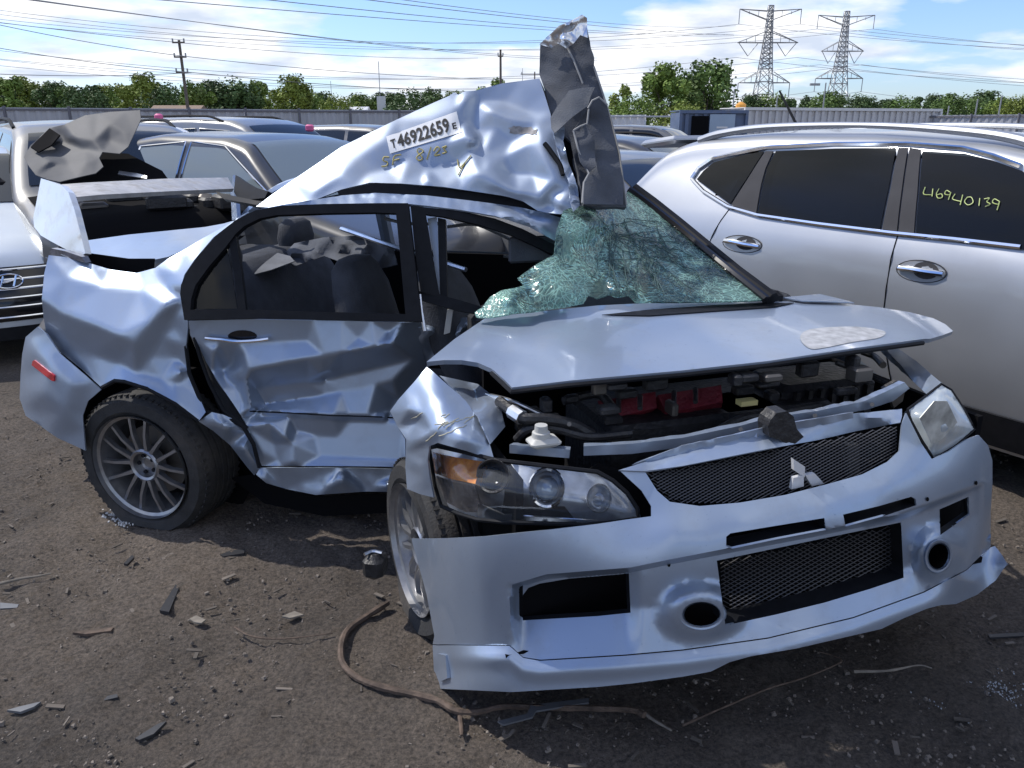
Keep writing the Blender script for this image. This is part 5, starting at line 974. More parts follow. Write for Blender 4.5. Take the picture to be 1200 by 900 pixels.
def reparent(o, e):
    rz = e.rotation_euler[2]; T = Matrix.Translation(e.location) @ Matrix.Rotation(rz, 4, 'Z'); o.matrix_parent_inverse = Matrix.Identity(4); o.matrix_basis = T.inverted() @ Matrix.Translation(Vector(WL[o.name])); return o
reparent(hf, w_suv)
for nm, pl, m, dp in [('opening_shade', [(120, 178), (150, 180), (190, 200), (200, 214), (120, 214), (70, 214), (110, 203)], M['cavity'], -.35), ('torn_bracket', [(140, 200), (160, 203), (172, 206), (172, 209), (150, 206), (138, 204)], M['bright'], -.2), ('fold_shade', [(36, 172), (58, 150), (70, 158), (60, 170), (45, 178)], M['cavity'], .1)]: reparent(panel(nm, pl, lifted(SD1, None, dp), m, w_suv, step=6, thick=.01), w_suv)  # near-black panels stand in for shade beneath and within the folded hood
sd2 = Shape(4.65, .90, SEDAN(4.65, 1.56), 1.02, .2, k=.42)
car('parked_sedan', 'dark bronze sedan with bright window surround behind the wreck', (-2.25, 7.4, 0), (.86, -.51), sd2, M['gun'], [[(x, z*1.085) for x, z in w] for w in SEDWIN], 1.2, .5, -1.1, -1.65, chrome=M['chrome'], mirror=(.85, 1.0), glass=mat('pale_window', (.16, .19, .2), .06, spec=.7))
suv2 = Shape(4.6, .92, SUVP(4.6, 1.64), 1.03, .24, k=.28)
car('parked_suv', 'white suv with a black windscreen behind the folded grey hood', (*at(150, 160, 11.2)[:2], 0), (.62, -.78), suv2, M['whitep'], SUVWIN, 1.15, .55, -1.7, -2.05, mirror=(.9, 1.1), trim=M['black'], cat='suv')
sd3 = Shape(4.5, .88, SEDAN(4.5, 1.42), .93, .2, k=.42)
car('parked_sedan', 'small white sedan far behind the white suv', (*at(205, 165, 15)[:2], 0), (.6, -.8), sd3, M['whitep'], SEDWIN, 1.2, .5, -1.05, -1.6)
suv3 = Shape(5.1, .98, SUVP(5.1, 1.74), 1.1, .26, k=.22)
car('parked_suv', 'long silver suv with roof rails and a tinted rear quarter window', (*at(290, 160, 12.5)[:2], 0), (.93, -.36), suv3, M['greyp'], SUVWIN, 1.25, .6, -1.8, -2.2, rails=(-1.6, .2), chrome=M['greyp'], cat='suv')
wag = Shape(4.7, .9, [(-2.35, .7), (-2.31, 1.0), (-2.2, 1.08), (-1.95, 1.4), (-1.6, 1.5), (-.3, 1.52), (.3, 1.48), (.55, 1.42), (1.28, 1.02), (2.05, .9), (2.27, .75), (2.35, .5)], .96, .22, k=.33)
WAGW = [[(-1.95, 1.08), (-1.8, 1.3), (-1.2, 1.38), (-1.1, 1.02)], [(-1.03, 1.01), (-1.1, 1.39), (-.25, 1.42), (-.18, 1.0)], [(-.12, 1.0), (-.17, 1.42), (.3, 1.39), (.98, 1.03), (.98, .98)]]
car('parked_wagon', 'dark grey wagon with roof rails between the torn roof and the crossover', (*at(735, 190, 9.6)[:2], 0), (.80, -.60), wag, M['gun'], WAGW, 1.2, .55, -1.7, -2.1, rails=(-1.7, .2), mirror=(.9, 1.02), trim=M['black'], glass=M['clearwin'] if False else mat('grey_window', (.09, .11, .11), .06, spec=.7), cat='wagon')
car('parked_sedan', 'silver sedan nose seen past the torn roof flap', (*at(716, 190, 7.0)[:2], 0), (.62, -.78), sd3, M['greyp'], SEDWIN, 1.2, .5, -1.05, -1.6)
far = [(8, 150, 17, 'black'), (100, 150, 19, 'whitep'), (245, 150, 20, 'gun'), (330, 150, 17, 'greyp'), (390, 150, 19.5, 'whitep'), (445, 150, 15, 'beige'), (470, 150, 21, 'whitep'), (505, 150, 17, 'bluep'), (420, 150, 25, 'gun'), (180, 150, 24, 'redp'), (560, 150, 18, 'beige'), (620, 150, 22, 'gun'), (690, 150, 16, 'whitep'), (760, 150, 20, 'beige'), (300, 150, 27, 'redp'), (60, 150, 26, 'bluep')]
words = {'black': 'black', 'whitep': 'white', 'gun': 'charcoal', 'greyp': 'grey', 'bluep': 'dark blue', 'redp': 'red', 'beige': 'beige'}
M['blackpaint'] = M['blackp']
for i, (x, y, D, pc) in enumerate(far):
    shp, wn_, nm = ((sd3, SEDWIN, 'sedan'), (suv2, SUVWIN, 'suv'))[i % 2]
    car('parked_'+nm, 'distant '+words[pc]+' '+nm+' in the rows before the far fence', (*at(x, y, D)[:2], 0), (.9 if i % 3 else .6, -.45 if i % 3 else -.8), shp, M['blackp' if pc == 'black' else pc], wn_, 1.2 if nm == 'sedan' else 1.15, .5, None, None, group='distant cars in the rows before the far fence')
for x, y, D, l in [(363, 150, 12.3, 'pink box standing on the roof of the long silver suv'), (186, 137, 10.6, 'pink box standing on the roof of the white suv')]:
    P = Yp(x, y, D); tag(mk('marker_box', *rbox(P, (.11, .1, .1) if x > 300 else (.09, .08, .08), None, .02), mat('pink_plastic', (.62, .12, .28), .6), None), l, 'box')

# ================================================================ ground
def ground():
    def axis(a, b, fine, lo, hi): 
        c = np.arange(lo, hi, fine); l = -np.geomspace(-lo+0.001, -a, 14)[1:][::-1] if a < lo else []; r = np.geomspace(hi, b, 14)[1:]; return np.concatenate([l, c, [hi], r])
    xs = axis(-900, 900, .02, -3.0, 3.2); ys = np.concatenate([[-60, -20, -6, -2, 0, .4], np.arange(.8, 4.6, .02), np.arange(4.62, 5.3, .1), np.geomspace(5.4, 1600, 26)])
    X, Y = np.meshgrid(xs, ys); p = np.column_stack([X.ravel(), Y.ravel()])
    z = wav(p, .012, .9, 1)+wav(p, .006, .3, 2)+wav(p, .003, .12, 3)+RNG.normal(0, .0026, len(p))
    fade = np.clip(1-(np.hypot(p[:, 0], p[:, 1]-2.5)-4)/3, 0, 1); z *= fade
    m = len(xs); F = [(j*m+i, j*m+i+1, (j+1)*m+i+1, (j+1)*m+i) for j in range(len(ys)-1) for i in range(m-1)]
    g = bpy.data.materials.new('dirt'); g.use_nodes = True; nt = g.node_tree; L = nt.links.new; b = nt.nodes['Principled BSDF']; b.inputs['Roughness'].default_value = .92
    tc = N(nt, 'ShaderNodeTexCoord')
    def noise(s, d=8, r=.6): n = N(nt, 'ShaderNodeTexNoise'); n.inputs['Scale'].default_value = s; n.inputs['Detail'].default_value = d; n.inputs['Roughness'].default_value = r; L(tc.outputs['Object'], n.inputs['Vector']); return n
    a = noise(.9, 9, .62); r = N(nt, 'ShaderNodeValToRGB'); L(a.outputs[0], r.inputs[0]); e = r.color_ramp.elements
    e[0].position = .34; e[0].color = (.082, .069, .058, 1); e[1].position = .68; e[1].color = (.2, .166, .136, 1); x = r.color_ramp.elements.new(.5); x.color = (.138, .115, .095, 1)
    f = noise(75, 8, .78); r2 = N(nt, 'ShaderNodeValToRGB'); L(f.outputs[0], r2.inputs[0]); r2.color_ramp.elements[0].position = .36; r2.color_ramp.elements[0].color = (.34, .34, .34, 1); r2.color_ramp.elements[1].position = .66; r2.color_ramp.elements[1].color = (1.65, 1.6, 1.55, 1)
    mx = N(nt, 'ShaderNodeMixRGB', blend_type='MULTIPLY'); mx.inputs[0].default_value = 1; L(r.outputs[0], mx.inputs[1]); L(r2.outputs[0], mx.inputs[2])
    w = noise(.55, 4, .5); wr = N(nt, 'ShaderNodeMapRange'); wr.inputs[1].default_value = .5; wr.inputs[2].default_value = .64; L(w.outputs[0], wr.inputs[0])
    m2 = N(nt, 'ShaderNodeMixRGB'); L(wr.outputs[0], m2.inputs[0]); L(mx.outputs[0], m2.inputs[1])
    gm = N(nt, 'ShaderNodeMixRGB', blend_type='MULTIPLY'); gm.inputs[0].default_value = 1; L(mx.outputs[0], gm.inputs[1]); gm.inputs[2].default_value = (.62, .66, .72, 1); L(gm.outputs[0], m2.inputs[2])
    L(m2.outputs[0], b.inputs['Base Color'])
    h = noise(45, 10, .8); bp = N(nt, 'ShaderNodeBump'); bp.inputs['Strength'].default_value = .9; bp.inputs['Distance'].default_value = .05; L(h.outputs[0], bp.inputs['Height']); L(bp.outputs[0], b.inputs['Normal'])
    o = mk('ground', np.column_stack([p, z]), F, g, None, origin=(0, 0, 0), angle=None); return struct(o)
ground()
# loose stones and wood chips (too many to count)
mb = MB()
for k in range(15000):
    Y = .9+5.2*random.random()**1.5; X = random.uniform(-.75, .75)*(Y+.8); s = random.choice([.0015, .0015, .002, .002, .003, .003, .0045])*random.uniform(.7, 1.4)
    V = RNG.normal(0, 1, (8, 3)); V = np.array([[-1, -1, -.6], [1, -1, -.6], [1, 1, -.6], [-1, 1, -.6], [-.7, -.7, .7], [.7, -.7, .7], [.7, .7, .7], [-.7, .7, .7]])*s*RNG.uniform(.6, 1.3, 3)+RNG.normal(0, .2*s, (8, 3)); a = random.uniform(0, 6.3); ca, sa = math.cos(a), math.sin(a); V = V@np.array([[ca, -sa, 0], [sa, ca, 0], [0, 0, 1]])
    mb.add(V+[X, Y, s*.3], box((0, 0, 0), (1, 1, 1))[1])
struct(mb.build('gravel', mat('gravel_stone', (.145, .124, .104), .9, var=.6, vscale=7), None, smooth=False), 'stuff')
mb = MB()
for k in range(700):
    Y = .9+5*random.random()**1.4; X = random.uniform(-.75, .75)*(Y+.8); l = random.uniform(.012, .05); V, F = box((0, 0, 0), (l, l*random.uniform(.12, .35), .004)); a = random.uniform(0, 6.3); t = random.uniform(-.25, .25); ca, sa = math.cos(a), math.sin(a)
    V[:, 2] += V[:, 0]*t; V = V@np.array([[ca, -sa, 0], [sa, ca, 0], [0, 0, 1]]); mb.add(V+[X, Y, .008], F)
struct(mb.build('wood_chips', mat('wood_chip', (.105, .09, .076), .9, var=.6, vscale=4), None, smooth=False), 'stuff')
M['stick'] = mat('weathered_wood', (.085, .06, .045), .85, var=.45, vscale=30, bump=.5); M['pale'] = mat('pale_wood', (.17, .15, .125), .8, var=.3, vscale=30); M['plas'] = mat('grey_plastic_shard', (.11, .115, .125), .45, var=.2); M['darkpl'] = mat('black_plastic_shard', (.025, .026, .03), .4)
def stick(name, px, r, m, label, cat, taper=.5, z=.012, group=None):
    P = cr([Zp(x, y, z+random.uniform(0, .008)) for x, y in px], 5); n = len(P); mb = MB(); mb.add(*tube(P, np.linspace(r, r*taper, n)*RNG.uniform(.85, 1.15, n), 7)); return tag(mb.build(name, m), label, cat, group)
stick('root', [(455, 706), (430, 722), (408, 738), (400, 757), (402, 778), (420, 795), (450, 806), (490, 815), (515, 822), (535, 833), (560, 834), (590, 828), (630, 829), (690, 830), (740, 832), (755, 838)], .0115, M['stick'], 'long brown root curling on the dirt round the front wheel', 'root', .75, .016)
stick('root_stub', [(538, 834), (540, 848), (541, 862)], .008, M['stick'], 'short broken side stub of the root below the bumper corner', 'stick', .6)
stick('twig', [(752, 834), (768, 845), (787, 856)], .006, M['pale'], 'pale straight twig at the end of the brown root', 'twig')
stick('twig', [(800, 850), (850, 828), (900, 807), (940, 795), (985, 776), (975, 768), (960, 764)], .0035, M['stick'], 'thin hooked twig lying in the shadow under the bumper', 'twig')
stick('twig', [(1000, 787), (1040, 786), (1075, 780), (1092, 783)], .005, M['pale'], 'grey twig beside the white crumbs right of the bumper', 'twig')
def shard(px, m, label, name='plastic_shard', th=.006, z=.012, cat='shard'): return tag(panel(name, px, lambda p: np.array([Zp(x, y, z) for x, y in p]), m, None, step=12, thick=th, face=(0, 0, 1)), label, cat)
shard([(583, 845), (618, 836), (622, 826), (690, 818), (690, 823), (628, 833), (624, 840), (590, 849)], M['plas'], 'grey plastic strip lying under the bumper lip on the root', z=.03)
shard([(1158, 743), (1200, 741), (1200, 745), (1160, 747)], M['darkpl'], 'thin dark strip near the crossover wheel')
shard([(20, 712), (22, 708), (0, 706), (0, 713)], M['plas'], 'flat grey sliver at the far left of the dirt')
shard([(187, 715), (208, 681), (212, 683), (198, 717)], M['darkpl'], 'split dark wood splinter lying on the open dirt', 'wood_splinter', .012, .018, 'splinter')
shard([(85, 741), (105, 738), (133, 735), (130, 739), (100, 743)], M['stick'], 'brown wood splinter left of the dark split one', 'wood_splinter', .01, .014, 'splinter')
shard([(8, 832), (22, 828), (48, 822), (40, 828), (24, 834)], M['plas'], 'grey flat chip in the bluish dirt', 'wood_splinter', .008, .012, 'splinter')
shard([(96, 822), (137, 813), (138, 817), (98, 826)], M['darkpl'], 'long black splinter in the bluish dirt', 'wood_splinter', .01, .014, 'splinter')
shard([(158, 865), (185, 848), (195, 845), (180, 860), (163, 867)], M['darkpl'], 'crooked black splinter low on the dirt', 'wood_splinter', .01, .014, 'splinter')
shard([(258, 650), (270, 645), (287, 643), (286, 648), (262, 652)], M['darkpl'], 'dark bark piece at the edge of the car shadow', 'wood_splinter', .01, .014, 'splinter')
shard([(145, 660), (155, 650), (157, 653), (149, 661)], M['darkpl'], 'small dark bark chip behind the split splinter', 'wood_splinter', .01, .014, 'splinter')
shard([(222, 725), (230, 721), (241, 726), (236, 730), (228, 729)], M['pale'], 'pale flat flake right of the split splinter', 'wood_splinter', .006, .012, 'splinter')
shard([(330, 722), (345, 716), (356, 720), (340, 724)], M['pale'], 'pale splinter on the dirt before the front wheel', 'wood_splinter', .006, .012, 'splinter')
stick('twig', [(0, 684), (25, 678), (45, 675), (60, 672)], .006, M['pale'], 'long pale twig at the left side of the dirt', 'twig')
stick('twig', [(275, 735), (290, 744), (310, 748), (340, 748), (390, 742)], .004, M['stick'], 'bent brown twig pointing at the looped root', 'twig')
mb = MB()
for k in range(420):
    x, y = random.gauss(1148, 24), random.gauss(812, 12); s = random.uniform(.0012, .004); mb.add(*box(Zp(x, y, .006), (s, s*1.3, s), None, .7))
struct(mb.build('glass_crumbs', mat('glass_crumb', (.3, .32, .34), .25), None, smooth=False), 'stuff')
mb = MB()
for k in range(260):
    x, y = random.gauss(150, 13), random.gauss(603, 5); s = random.uniform(.003, .01); mb.add(*box(Zp(x, y, .008), (s, s*1.3, s), None, .7))
struct(mb.build('white_crumbs', mat('white_crumb', (.55, .55, .55), .5), None, smooth=False), 'stuff')

# ================================================================ beyond the yard
HOR = 148
def far(px, D, z=0.0): return np.array([(px-600)/FPX*(D*CP+0)*1.0/CP*1.0, D, z]) if False else np.array([(px-600)/FPX*(D*CP-(z-CAMH)*SP), D, z])
def zat(py, D): return float(Yp(600, py, D)[2])
def bar(mb, a, b, r, n=4): mb.add(*tube([a, b], r, n))
# corrugated fence, left part of the view
def fence(name, pts, h, m, pm, label, pw=2.4, parts=True):
    e = empty(name, (pts[0][0], pts[0][1], 0), label, 'fence'); a = np.array(pts[0]); b = np.array(pts[1]); d = b-a; L_ = np.linalg.norm(d); d /= L_; n = int(L_/pw); nn = np.array([-d[1], d[0]])
    for k in range(n):
        p = a+d*(k*pw); V = []; F = []; xs = np.linspace(0, pw-.06, 25)
        for i, x in enumerate(xs):
            o = .025*(1 if (i//2) % 2 else -1); q = p+d*x+nn*o; V += [(q[0], q[1], .05), (q[0], q[1], h)]
        F = [(2*i, 2*i+2, 2*i+3, 2*i+1) for i in range(24)]; mk('fence_panel', V, F, m, e, smooth=False)
        mk('fence_post', *box((p[0]-nn[0]*.06, p[1]-nn[1]*.06, h/2+.03), (.09, .09, h+.06)), pm, e)
    mk('top_rail', *box(((a[0]+b[0])/2-nn[0]*.04, (a[1]+b[1])/2-nn[1]*.04, h-.08), (L_, .05, .08), np.array([[d[0], -d[1], 0], [d[1], d[0], 0], [0, 0, 1]])), pm, e)
    return e
M['fencegrey'] = mat('grey_sheet_metal', (.36, .37, .40), .5, .3, var=.15, vscale=.6); M['fencepost'] = mat('fence_post', (.12, .12, .14), .6); M['fencewhite'] = mat('pale_sheet_metal', (.6, .6, .6), .5, .2, var=.12, vscale=.6)
fence('sheet_fence', [(far(-60, 34)[0], 34), (far(650, 44)[0], 44)], 2.35, M['fencegrey'], M['fencepost'], 'long grey corrugated sheet fence behind the parked cars on the left')
fence('sheet_fence', [(far(655, 44)[0], 44), (far(800, 41)[0], 41)], 2.15, M['fencewhite'], M['fencegrey'], 'pale ribbed sheet fence running up to the blue container')
fence('sheet_fence', [(far(1080, 48)[0], 48), (far(1330, 40)[0], 40)], 2.2, M['fencegrey'], M['fencepost'], 'grey sheet fence to the right of the long container')
# chain-link posts above the pale fence
def container(label, px0, px1, D0, D1, h, m, open_=False, name='shipping_container', pale=None):
    a = far(px0, D0)[:2]; b = far(px1, D1)[:2]; d = b-a; L_ = np.linalg.norm(d); d = d/L_; nn = np.array([-d[1], d[0]]);
    if nn[1] < 0: nn = -nn
    R = np.column_stack([np.append(d, 0), np.append(nn, 0), [0, 0, 1]]); e = empty(name, (*((a+b)/2), 0), label, 'container')
    def at_(x, y, z): return np.append(a+d*x+nn*y, z)
    mk('shell', *box(at_(L_/2, 1.25, h/2), (L_-.1, 2.3, h-.16), R), m, e)
    for z in (.08, h-.07): mk('side_rail', *box(at_(L_/2, .02, z), (L_, .12, .14), R), pale or m, e)
    for x in (.06, L_-.06): mk('corner_post', *box(at_(x, .02, h/2), (.13, .13, h-.3), R), pale or m, e)
    k = .35
    while k < L_-.3:
        mk('corrugation', *box(at_(k, .06, h/2), (.16, .09, h-.32), R), m, e); k += .42
    mk('roof', *box(at_(L_/2, 1.25, h-.02), (L_, 2.4, .05), R), pale or m, e)
    return e, at_, R
M['contblue'] = mat('blue_container_paint', (.09, .13, .22), .5, .1, var=.2, vscale=.8, dirt=(.2, .18, .16)); M['contpale'] = mat('pale_blue_door_paint', (.28, .36, .46), .5, var=.12, vscale=.9); M['contgrey'] = mat('pale_grey_container_paint', (.52, .52, .53), .5, var=.12, vscale=.6, dirt=(.35, .28, .2)); M['contlight'] = mat('white_container_frame', (.62, .62, .62), .5)
cb_, at_, R_ = container('dark blue shipping container with one door standing open', 793, 872, 38, 38, 2.3, M['contblue'])
mk('open_interior', *box(at_(.95, -.0, 1.1), (.75, .16, 1.9), R_), M['cavity'], cb_); dr = mk('container_door', *box(at_(1.95, -.07, 1.12), (1.15, .06, 2.0), R_), M['contpale'], cb_)
for z in (1.55, 1.3, 1.05): mk('stencil_line', *box(at_(1.95, -.105, z), (.5, .01, .08), R_), M['contlight'], dr)
container('long pale grey corrugated shipping container beyond the crossover roof', 868, 1096, 44, 48, 2.55, M['contgrey'], pale=M['contlight'])
tag(mk('machine', *rbox(Yp(868, 126, 46), (.5, .5, .6), None, .15), mat('orange_paint', (.6, .28, .04), .5)), 'orange yellow lamp box above the container end', 'machine')
# ---- trees
M['leaf'] = []
for i, c in enumerate([(.09, .155, .028), (.13, .2, .03), (.065, .115, .03), (.18, .23, .032)]): M['leaf'].append(mat('foliage_%d' % i, c, .7, var=.5, vscale=1.2))
M['bark'] = mat('bark', (.07, .055, .045), .9, var=.4)
def crown_mesh(seed, h, w, nc, nl, ls):
    r = np.random.default_rng(seed); V = []; F = []
    cs = []
    for _ in range(nc):
        t = r.uniform(0, 1); z = h*(.28+.72*t); rad = w/2*math.sin(math.pi*(.12+.80*t))**.7; a = r.uniform(0, 6.28); q = rad*math.sqrt(r.uniform(.1, 1)); cs.append((q*math.cos(a), q*math.sin(a), z, r.uniform(.10, .2)*w))
    for k in range(nl):
        cx, cy, cz, cr_ = cs[r.integers(nc)]; d = r.normal(0, 1, 3); d /= np.linalg.norm(d); p = np.array([cx, cy, cz])+d*cr_*r.uniform(.55, 1.05); n = d+r.normal(0, .6, 3); a, b, _ = frame_of(n); s = ls*r.uniform(.6, 1.4)
        i = len(V); V += [p-a*s, p-b*s*.6, p+a*s, p+b*s*.6]; F.append((i, i+1, i+2, i+3))
    return np.array(V), F
TREES = []
for v in range(6):
    h = 1.0; V, F = crown_mesh(100+v, 1.0, [.95, .8, 1.1, .75, 1.3, .55][v], [26, 22, 34, 18, 40, 20][v], 3800, .03)
    me = bpy.data.meshes.new('crown'); me.from_pydata(V.tolist(), [], F); me.materials.append(M['leaf'][v % 4]); TREES.append(me)
mb = MB(); mb.add(*tube([(0, 0, -.02), (0.005, 0, .25), (0, .01, .6)], [.028, .02, .008], 7))
for k in range(5): a = k*1.3; mb.add(*tube([(0, 0, .25+.05*k), (.12*math.cos(a), .12*math.sin(a), .45+.06*k), (.2*math.cos(a), .2*math.sin(a), .6+.05*k)], [.012, .008, .003], 5))
TR = bpy.data.meshes.new('trunk'); TR.from_pydata(np.vstack(mb.v).tolist(), [], mb.f); TR.materials.append(M['bark'])
def tree(px, top, D, v, wf, label, group, leaf=None):
    P = far(px, D); h = zat(top, D); e = empty('tree', (P[0], P[1], 0), label, 'tree', group); e.rotation_euler[2] = random.uniform(0, 6.28)
    me = TREES[v]
    if leaf is not None: me = me.copy(); me.materials[0] = M['leaf'][leaf]
    for nm, m_ in (('trunk', TR), ('crown', me)):
        o = bpy.data.objects.new(nm, m_); COL.objects.link(o); o.parent = e; o.scale = (h*wf, h*wf, h)
LG = 'trees along the far side of the left fence'
for px, top, v, lf in [(5, 100, 0, 2), (22, 98, 1, 1), (40, 97, 2, 3), (58, 106, 4, 1), (72, 103, 0, 2), (88, 106, 1, 0), (103, 108, 2, 2), (117, 98, 5, 2), (128, 106, 0, 3), (143, 105, 3, 1), (158, 104, 1, 3), (174, 95, 0, 3), (190, 104, 2, 1), (207, 106, 4, 2), (222, 110, 3, 0), (236, 104, 0, 1), (252, 102, 2, 2), (270, 101, 4, 2), (288, 105, 0, 2), (309, 101, 1, 1), (327, 108, 3, 3), (347, 97, 0, 3), (362, 112, 2, 1), (378, 114, 0, 2), (400, 118, 4, 3), (425, 116, 0, 1), (445, 114, 2, 2), (465, 113, 1, 2), (485, 112, 4, 2), (510, 110, 0, 0), (535, 112, 2, 1), (580, 95, 3, 1), (600, 108, 0, 2)]:
    tree(px, top, 95+random.uniform(-12, 30), v, random.uniform(.75, 1.0), ['mid green leafy tree in the row beyond the left fence', 'fresh green leafy tree in the row beyond the left fence', 'dark green tree in the row beyond the left fence', 'yellow green leafy tree in the row beyond the left fence'][lf], LG, lf)
BG = None
tree(775, 84, 78, 0, .8, 'full bright green tree left of its darker neighbour by the blue container', 'big trees behind the blue container', 1)
tree(825, 80, 80, 2, .85, 'large darker green tree directly behind the blue container', 'big trees behind the blue container', 0)
tree(800, 95, 84, 4, .8, 'green tree filling the gap between the two big crowns', 'big trees behind the blue container', 2)
tree(724, 103, 85, 3, .8, 'thin pale tree with open branches beside the roof flap', 'big trees behind the blue container', 3); tree(745, 118, 75, 4, 1.0, 'low bush under the big trees on the pale fence', 'big trees behind the blue container', 1); tree(800, 126, 60, 4, 1.1, 'round shrub behind the blue container roof', 'big trees behind the blue container', 3)
for px, top, v, lf in [(878, 116, 0, 2), (900, 115, 4, 1), (920, 120, 1, 2), (945, 118, 0, 2), (968, 113, 2, 0), (990, 116, 4, 2), (1008, 119, 0, 2), (1030, 121, 2, 2), (1052, 118, 4, 0), (1074, 112, 5, 2), (1090, 116, 0, 2), (1108, 115, 2, 0), (1130, 117, 4, 0), (1150, 112, 0, 2), (1168, 118, 2, 1), (1186, 117, 4, 3), (1205, 116, 0, 3), (1225, 115, 2, 2)]:
    tree(px, top, 120+random.uniform(-15, 30), v, random.uniform(.8, 1.1), ['mid green tree in the low wooded line right of the pylons', 'fresh green tree in the low wooded line right of the pylons', 'dark green tree in the low wooded line right of the pylons', 'yellow green tree in the low wooded line right of the pylons'][lf], 'trees in the low wooded line on the right', lf)
# ---- houses
def house(px, D, w, d, h, rh, label, wall, roof):
    P = far(px, D); e = empty('house', (P[0], P[1], 0), label, 'house'); mk('wall', *box((P[0], P[1], h/2), (w, d, h)), wall, e); V = [(-w/2-.3, -d/2-.3, h), (w/2+.3, -d/2-.3, h), (w/2+.3, d/2+.3, h), (-w/2-.3, d/2+.3, h), (-w/2-.3, 0, h+rh), (w/2+.3, 0, h+rh)]; mk('roof', np.array(V)+[P[0], P[1], .01], [(0, 1, 5, 4), (2, 3, 4, 5), (0, 4, 3), (1, 2, 5), (3, 2, 1, 0)], roof, e, smooth=False)
    for k in (-.25, .25): mk('window', *box((P[0]+w*k, P[1]-d/2-.02, h*.55), (1.1, .06, 1.1)), M['window'], e)
M['wallb'] = mat('beige_wall', (.5, .42, .32), .8, var=.1); M['roofb'] = mat('brown_shingle', (.22, .16, .12), .9, var=.2)
house(215, 80, 4.2, 4, 2.6, .9, 'house with a tan pitched roof behind the fence by the utility pole', M['wallb'], M['roofb']); house(287, 70, 1.8, 2, 2.3, .6, 'small shed with a pale gabled roof behind the fence', M['fencewhite'], M['fencegrey']); house(418, 90, 2.5, 3, 3.0, .6, 'cream building among the trees near the thin mast', M['wallb'], M['fencewhite'])
# ---- utility poles, masts, lamps
M['pole'] = mat('pole_wood', (.12, .10, .085), .85, var=.3); M['steel'] = mat('galvanised_steel', (.30, .31, .32), .5, .5)
def pole(px, top, D, r, arms, label, name='utility_pole', lean=0, m=None):
    P = far(px, D); h = zat(top, D); e = empty(name, tuple(P), label, name.split('_')[-1], None); mb = MB(); mb.add(*tube([P, P+[lean, 0, h]], [r, r*.7], 8)); mb.build('post', m or M['pole'], e)
    if px == 959: mk('lamp_head', *box(Yp(955, 99, 61.8), (.7, .2, .16)), M['steel'], e)
    for y, w in arms:
        z = zat(y, D); mb = MB(); mb.add(*box((P[0]+lean, P[1]-.15, z), (w, .12, .12))); mb.build('crossarm', M['pole'], e)
        for s in (-1, 1): mk('insulator', *box((P[0]+lean+s*w*.46, P[1]-.15, z+.18), (.1, .1, .25)), M['steel'], e)
pole(226, 47, 70, .16, [(50, 1.0), (67, 1.0), (85, 1.0)], 'tall wooden utility pole with three short crossarms', lean=-.1)
pole(587, 58, 80, .14, [(66, .5)], 'wooden utility pole rising behind the wreck roof ridge'); pole(626, 84, 120, .12, [(87, 4.0)], 'small pole with a wide T crossarm left of the torn flap'); pole(448, 72, 90, .05, [], 'thin grey mast with a box beside the treeline', 'mast', m=M['steel']); pole(392, 95, 100, .04, [], 'hair thin mast over the left trees', 'mast', m=M['steel']); pole(612, 80, 130, .05, [], 'short thin pole beside the T crossarm pole', 'mast', m=M['steel'])
tag(mk('box_sign', *box(Yp(447, 122, 89.5), (.9, .3, 1.6)), M['contlight']), 'white equipment cabinet fixed on the thin grey mast', 'cabinet')
for px, top in [(855, 105), (905, 114), (959, 97), (1104, 124), (1136, 116), (1163, 112)]:
    pole(px, top, 62, .07, [], {855: 'grey pole by the blue container', 905: 'short post above the pale container', 959: 'lamp pole before the second pylon', 1104: 'short post at the end of the pale container', 1136: 'post with a flat bracket over the right fence', 1163: 'slender lamp pole over the right trees'}[px], 'lamp_post', m=M['steel'])

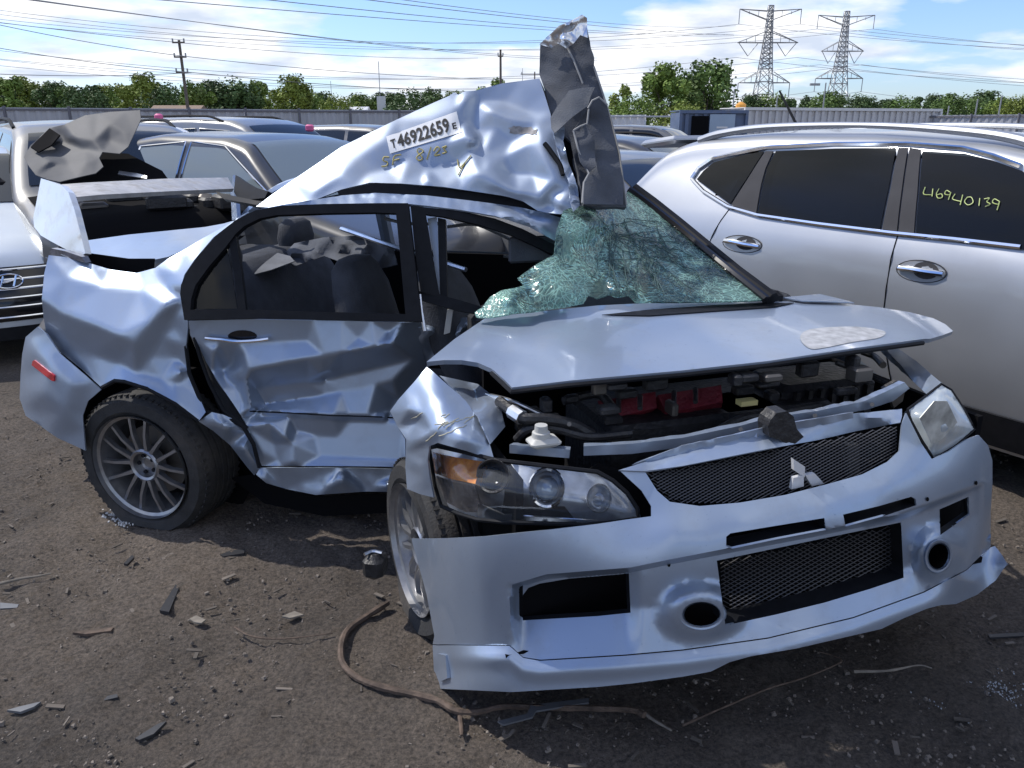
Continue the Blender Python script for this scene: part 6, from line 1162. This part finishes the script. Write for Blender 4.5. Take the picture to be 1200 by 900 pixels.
# ---- pylons
def pylon(px, top, D, arms, bw, label):
    P = far(px, D); H_ = zat(top, D); e = empty('pylon', tuple(P), label, 'pylon', None)
    def wz(z): t = z/H_; return bw*(1-t)**1.6+.042*H_*.5*(1-.35*t)+.15
    r = .16; zs = np.concatenate([np.linspace(0, H_*.5, 6), np.linspace(H_*.5, H_*.985, 13)[1:]])
    for sx, sy in [(-1, -1), (1, -1), (1, 1), (-1, 1)]: mb = MB(); mb.add(*tube([P+[sx*wz(z), sy*wz(z), z] for z in zs], r, 4)); mb.build('leg', M['steel'], e)
    mb = MB()
    for a, b in zip(zs[:-1], zs[1:]):
        for s in (-1, 1):
            for (p, q) in [((-1, s), (1, s)), ((s, -1), (s, 1))]: bar(mb, P+[p[0]*wz(a), p[1]*wz(a), a], P+[q[0]*wz(b), q[1]*wz(b), b], r*.6); bar(mb, P+[q[0]*wz(a), q[1]*wz(a), a], P+[p[0]*wz(b), p[1]*wz(b), b], r*.6); bar(mb, P+[p[0]*wz(b), p[1]*wz(b), b], P+[q[0]*wz(b), q[1]*wz(b), b], r*.6)
    mb.build('bracing', M['steel'], e); tips = []
    for y, l, dr in arms:
        z = zat(y, D)
        for s in (-1, 1):
            mb = MB(); tip = P+[s*l, 0, z+(.6 if dr < 0 else 0)]
            for q in (-1, 1): bar(mb, P+[s*wz(z), q*wz(z), z], tip, r*.8); bar(mb, P+[s*wz(z), q*wz(z), z+(3.2 if dr >= 0 else -2.6)], tip, r*.8)
            for t in (.33, .66): u = P+[s*(wz(z)+(l-wz(z))*t), 0, z]; bar(mb, u, P+[s*(wz(z)+(l-wz(z))*t), 0, z+(3.2 if dr >= 0 else -2.6)*(1-t)], r*.6)
            arm = mb.build('crossarm', M['steel'], e); mb = MB()
            if y < 30 or y > 80: bar(mb, tip, tip+[0, 0, -4.4], .14)
            else: bar(mb, P+[s*l*.95, 0, z], P+[s*l*.62, 0, z-4], .12); bar(mb, P+[s*l*.3, 0, z], P+[s*l*.62, 0, z-4], .12)
            mb.build('insulator_string', M['steel'], arm); tips.append(tip+np.array([0, 0, -4.4]))
    return P, tips
PA, TA = pylon(890, 4, 275, [(13, 9.8, -1), (50, 9.8, 1), (97, 8.4, 1)], 3.0, 'lattice pylon with wider top crossarm behind the blue container')
PB, TB = pylon(976, 11, 300, [(20, 9.8, -1), (60, 7.5, 1), (92, 8.4, 1)], 3.2, 'lattice pylon with upswept top arms behind the pale container')
# ---- overhead lines
M['line'] = mat('power_line', (.26, .27, .29), .6)
def wire(a, b, sag, label, r):
    a, b = np.array(a), np.array(b); t = np.linspace(0, 1, 26)[:, None]; P = a*(1-t)+b*t; P[:, 2] -= sag*4*(t*(1-t))[:, 0]; mb = MB(); mb.add(*tube(P, r, 4)); tag(mb.build('power_line', M['line']), label, 'cable', 'overhead power lines')
for i, (x0, y0, x1, y1, D0, D1, s) in enumerate([(20, -2, 700, 68, 60, 190, 1.0), (0, -6, 700, 71, 60, 190, 1.0), (120, -6, 860, 42, 65, 275, 1.0), (260, -6, 860, 40, 70, 275, 1.2), (-20, 24, 560, 68, 60, 120, .8), (400, -4, 930, 40, 80, 300, 1.5), (430, -6, 862, 30, 90, 275, 1.5)]): wire(Yp(x0, y0, D0), Yp(x1, y1, D1), s, 'thin power line sloping across the sky to the pylons', .014+.00008*D1)
for y0, y1, y2 in [(25, 67, 93), (53, 85, 108), (86, 90, 108)]: wire(Yp(-20, y0, 60), Yp(226, 67 if y0 == 25 else 85, 70), .2, 'distribution line strung to the tall wooden pole', .025); wire(Yp(226, 67 if y0 == 25 else 85, 70), Yp(590, y2, 82), .3, 'distribution line strung from the tall wooden pole', .025)
for k, tp in enumerate(TA):
    wire(tp, (tp[0]-260, tp[1]-60, tp[2]+(2 if k < 4 else 0)), 9, 'pylon conductor running left from the lattice pylons', .06)
    wire(tp, (tp[0]+300, tp[1]-40, tp[2]), 10, 'pylon conductor running right from the lattice pylons', .06)
for k, tp in enumerate(TB): wire(tp, (tp[0]+300, tp[1]-30, tp[2]-1), 10, 'pylon conductor running right from the lattice pylons', .06); wire(tp, (tp[0]-300, tp[1]-70, tp[2]+1), 10, 'pylon conductor running left from the lattice pylons', .06)
